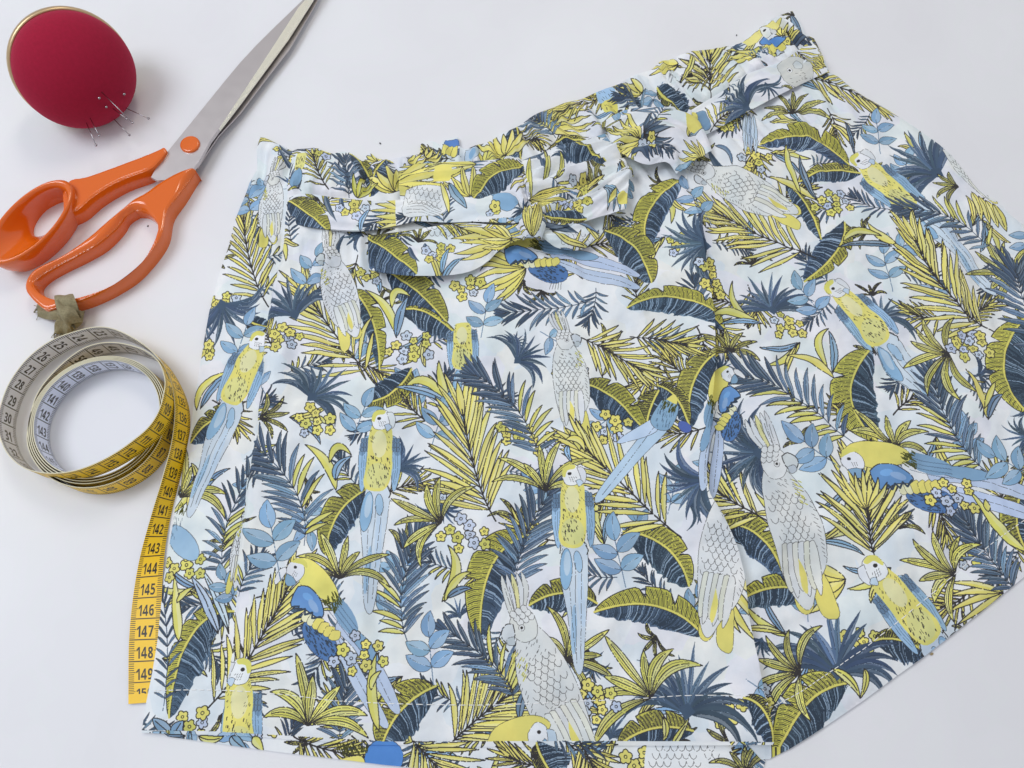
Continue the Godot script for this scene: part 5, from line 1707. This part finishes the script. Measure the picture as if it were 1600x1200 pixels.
	# finger handle: the long loop nearer the viewer
	var loop := smooth_line([V(-17.68, -12.25), V(-17.82, -12.20), V(-18.37, -10.82), V(-18.89, -9.66), V(-18.95, -8.28), V(-19.36, -7.21), V(-20.07, -6.15), V(-21.13, -5.15), V(-22.39, -4.42), V(-23.43, -4.05), V(-24.27, -3.74), V(-24.95, -4.14), V(-25.59, -4.81), V(-25.80, -5.34), V(-25.67, -5.90), V(-25.22, -6.36), V(-24.08, -7.05), V(-22.99, -8.07), V(-22.09, -9.14),
		V(-21.38, -9.94), V(-20.90, -10.47), V(-20.27, -10.92), V(-19.58, -11.58), V(-18.77, -12.17), V(-18.07, -12.50), V(-17.82, -12.49), V(-17.68, -12.25)], 150)
	loop.remove_at(loop.size() - 1)
	var eye := smooth_line([V(-20.82, -9.86), V(-20.26, -9.78), V(-19.53, -9.18), V(-19.21, -8.60), V(-19.31, -7.66), V(-19.68, -6.69), V(-20.39, -5.74), V(-21.54, -4.91), V(-22.86, -4.39), V(-23.96, -4.30), V(-24.90, -4.70), V(-25.36, -5.30), V(-25.08, -5.84), V(-24.31, -6.42), V(-23.21, -7.09), V(-22.27, -7.80), V(-21.55, -8.80), V(-21.30, -9.45), V(-20.82, -9.86)], 110)
	eye.remove_at(eye.size() - 1)
	var lines := [closed(loop), closed(eye)]
	var ax0 := V(-19.83, -9.74)
	var ax1 := V(0.62, 0.78)
	obj("finger_handle", sheet(loop, eye, 0.06, func(p): return handle_height(p, lines, 1.2, lerpf(0.42, 0.12, step01(-0.6, 0.5, (p - ax0).dot(ax1))))), orange, shears)
	# thumb handle: a flat shank ...
	var shank := smooth_line([V(-19.61, -13.74), V(-19.46, -13.47), V(-19.80, -12.78), V(-20.31, -12.23), V(-21.72, -11.57), V(-22.93, -10.65), V(-23.68, -9.78), V(-24.26, -9.41), V(-24.49, -9.46), V(-24.57, -9.97), V(-24.73, -10.65), V(-24.68, -11.20), V(-24.40, -11.61), V(-23.61, -11.78), V(-22.29, -12.36), V(-20.96, -12.99), V(-19.96, -13.50), V(-19.61, -13.74)], 90)
	shank.remove_at(shank.size() - 1)
	var slines := [closed(shank)]
	var th := obj("thumb_handle", sheet(shank, PackedVector2Array(), 0.06, func(p): return handle_height(p, slines, 1.22, 0.10)), orange, shears)
	# ... and the ring that widens upwards
	var rc := V(-25.90, -8.74)
	var hc := V(-25.70, -9.76)
	var rings := []
	for q in [[0.0, 0.86, 0.0, 0.0], [0.6, 0.95, 0.0, 0.0], [1.35, 1.0, 0.0, 0.0], [1.58, 0.985, 0.0, 0.0], [1.68, 0.95, 0.0, 0.0], [1.66, 0.90, 0.0, 0.0], [1.5, 0.84, 0.0, 0.0], [1.1, 0.0, 0.35, 0.0], [0.7, 0.0, 0.7, 0.0], [0.35, 0.0, 1.0, 0.0], [0.0, 0.0, 1.06, 0.0]]:
		if q[1] > 0.0: rings.append(ellipse_ring(rc, 2.95 * q[1], 1.48 * q[1], deg_to_rad(122), q[0]))
		else: rings.append(ellipse_ring(rc.lerp(hc, minf(q[2], 1.0)), lerpf(2.95 * 0.84, 1.42, q[2]), lerpf(1.48 * 0.84, 0.78, q[2]), deg_to_rad(122), q[0]))
	obj("thumb_ring", loft(rings), orange, th)

	# ---- strip of cloth knotted on the finger handle
	var rag := thing("cloth_scrap", "frayed olive grey strip of cloth knotted round the end of the lower orange handle", "fabric scrap")
	var rag_mat := paint(Color(0.64, 0.60, 0.48), 0.95)
	rag_mat.albedo_texture = noise_tex(0.05, Color(0.75, 0.75, 0.72), Color(1, 1, 1), 17)
	rag_mat.uv1_triplanar = true
	rag_mat.uv1_scale = Vector3.ONE * 30.0
	obj("band", ribbon([P(-24.32, 0.70, -4.73), P(-23.91, 1.30, -4.29), P(-23.68, 1.36, -3.75), P(-23.71, 0.70, -3.32)], [P(-23.35, 0.70, -4.84), P(-22.90, 1.30, -4.40), P(-22.64, 1.36, -3.90), P(-22.68, 0.70, -3.39)], 18, 10, 0.05, 0.18, 0.07, 51), rag_mat, rag)
	obj("knot", ribbon([P(-23.92, 1.00, -3.99), P(-23.34, 1.15, -3.12), P(-23.08, 0.60, -2.71)], [P(-23.16, 1.00, -4.29), P(-22.63, 1.25, -3.51), P(-22.57, 0.60, -3.22)], 16, 12, 0.35, 0.4, 0.3, 52), rag_mat, rag)
	obj("loose_end", ribbon([P(-23.41, 0.90, -3.89), P(-24.37, 0.75, -4.26), P(-25.26, 0.35, -4.37)], [P(-23.53, 0.70, -3.25), P(-24.34, 0.50, -3.41), P(-25.24, 0.10, -3.74)], 18, 10, 0.10, 0.4, 0.06, 53), rag_mat, rag)
	obj("loose_end", ribbon([P(-23.71, 0.90, -3.67), P(-24.10, 0.50, -3.19), P(-24.29, 0.12, -2.76)], [P(-22.61, 0.70, -3.91), P(-22.74, 0.45, -3.21), P(-23.47, 0.10, -2.70)], 18, 10, 0.12, 0.45, 0.06, 54), rag_mat, rag)
	var fr := SurfaceTool.new()
	fr.begin(Mesh.PRIMITIVE_TRIANGLES)
	for i in 34:
		var f := rng.randf()
		var a: Vector3 = P(-25.26, 0.35, -4.37).lerp(P(-25.24, 0.10, -3.74), f) if i % 2 else P(-24.29, 0.12, -2.76).lerp(P(-23.47, 0.10, -2.70), f)
		var dir := Vector3(-0.5, 0.0, 0.05) if i % 2 else Vector3(-0.1, 0.0, 0.5)
		dir = dir.rotated(Vector3.UP, rng.randf_range(-0.8, 0.8)) * rng.randf_range(0.4, 1.1)
		a -= dir * 0.25
		fr.append_from(tube([a, a + dir * 0.5 + Vector3(0, rng.randf_range(0, 0.12), 0), a + dir + Vector3(0, -minf(a.y - 0.03, 0.1), 0)], 0.018, 4), 0, Transform3D.IDENTITY)
	obj("frayed_threads", fr.commit(), rag_mat, rag).set_meta("kind", "stuff")

	# ---- pincushion
	var cushion := thing("pincushion", "round crimson felt pincushion in a brass rim, tipped towards the viewer", "pincushion")
	var felt := paint(Color(0.64, 0.017, 0.20), 0.95)
	felt.rim_enabled = true
	felt.rim = 0.8
	felt.rim_tint = 0.8
	felt.albedo_texture = noise_tex(0.04, Color(0.88, 0.88, 0.88), Color(1, 1, 1), 6)
	felt.uv1_triplanar = true
	felt.uv1_scale = Vector3.ONE * 22.0
	var prof := []
	for i in 25:
		var t := PI * 0.62 * i / 24.0
		prof.append(V(3.12 * sin(t) if i > 0 else 0.0, 0.85 + 2.1 * cos(t)))
	prof.append(V(2.7, -0.3))
	obj("felt_dome", lathe(prof, P(-24.874, 2.450, -18.134), Vector3(0.5614, 0.4722, 0.6796)), felt, cushion)
	var brass := paint(Color(0.80, 0.70, 0.55), 0.36, 0.85)
	var rimp := [V(2.75, 0.0), V(2.95, 0.16), V(3.06, 0.24), V(3.16, 0.2), V(3.2, 0.1), V(3.21, -0.12), V(3.14, -0.5), V(3.0, -0.8), V(2.6, -1.2), V(1.4, -1.5), V(0.0, -1.58)]
	obj("brass_cup", lathe(rimp, P(-24.874, 2.450, -18.134), Vector3(0.5614, 0.4722, 0.6796)), brass, cushion)

	# ---- pins
	var pin_steel := paint(Color(0.62, 0.60, 0.62), 0.25, 1.0)
	var pins := [
		[P(-22.377, 0.803, -16.683), P(-20.785, 1.145, -15.705), "straight pin in the pincushion pointing furthest to the right"],
		[P(-22.685, 2.886, -16.098), P(-20.909, 2.456, -14.392), "longest straight pin, crossing the lower right of the crimson felt"],
		[P(-22.624, 1.617, -15.993), P(-21.646, 1.797, -15.156), "short straight pin crossing under the longest pin on the crimson felt"],
		[P(-23.018, 0.701, -16.004), P(-21.914, 0.772, -14.849), "straight pin sticking out below the rim of the felt towards the orange handle"],
		[P(-24.040, 1.522, -15.108), P(-23.239, 1.522, -13.609), "straight pin lowest on the felt, its head over the white table"],
		[P(-23.713, 1.782, -15.211), P(-22.922, 1.928, -13.945), "straight pin just right of the lowest pin on the felt"],
		[P(-22.887, 2.591, -15.822), P(-22.644, 3.073, -15.559), "pin seen end-on, bright head left of the longest pin on the felt"],
		[P(-22.036, 1.810, -16.718), P(-21.820, 2.214, -16.520), "pin seen end-on, bright head near the right edge of the felt"],
		[P(-22.812, 1.917, -15.798), P(-22.707, 2.173, -15.682), "pin pushed deep, dull head between the two groups of pins"],
	]
	for p in pins:
		var t := thing("straight_pin", p[2], "pin", p[0] * CM, "pins in the crimson pincushion")
		var d: Vector3 = p[1] - p[0]
		obj("shaft", tube([-d * 0.2, d], 0.023, 6), pin_steel, t)
		var ball := SphereMesh.new()
		ball.radius = 0.075 * CM
		ball.height = 0.13 * CM
		ball.radial_segments = 14
		ball.rings = 8
		obj("pin_head", ball, pin_steel, t).position = d * CM
	var lone := thing("straight_pin", "straight pin lying on the table against the lower edge of the shears' blade", "pin", P(-16.21, 0.06, -17.14) * CM)
	var far_end: Vector3 = P(-14.76, 0.50, -19.31) - P(-16.21, 0.06, -17.14)
	obj("shaft", tube([Vector3.ZERO, far_end], 0.028, 6), pin_steel, lone)
	var lb := SphereMesh.new()
	lb.radius = 0.07 * CM
	lb.height = 0.12 * CM
	obj("pin_head", lb, pin_steel, lone)

	# ---- specks of lint on the table
	var lint := paint(Color(0.30, 0.30, 0.32), 0.9)
	for q in [[P(13.79, 0.03, -22.71), "dark lint speck beyond the waist frill near the top of the shorts", 0.05], [P(-7.66, 0.03, -14.83), "grey lint speck on the table above the left waist frill", 0.06], [P(-20.34, 0.03, -9.35), "tiny dark speck on the table inside the long orange loop", 0.05], [P(18.22, 0.70, 10.86), "", 0.0], [P(19.48, 0.05, 13.31), "tan crumb lying against the slanting right hem", 0.075]]:
		if q[2] == 0.0: continue
		var bits := SphereMesh.new()
		bits.radius = q[2] * CM
		bits.height = q[2] * 1.1 * CM
		bits.radial_segments = 7
		bits.rings = 4
		var o := obj("lint_speck", bits, lint if not "tan" in q[1] else paint(Color(0.62, 0.55, 0.42), 0.9))
		o.position = q[0] * CM
		o.rotation.y = q[2] * 90.0
		o.scale = Vector3(1.3, 0.8, 0.8)
		o.set_meta("label", q[1])
		o.set_meta("category", "lint")
		o.set_meta("group", "specks on the table")
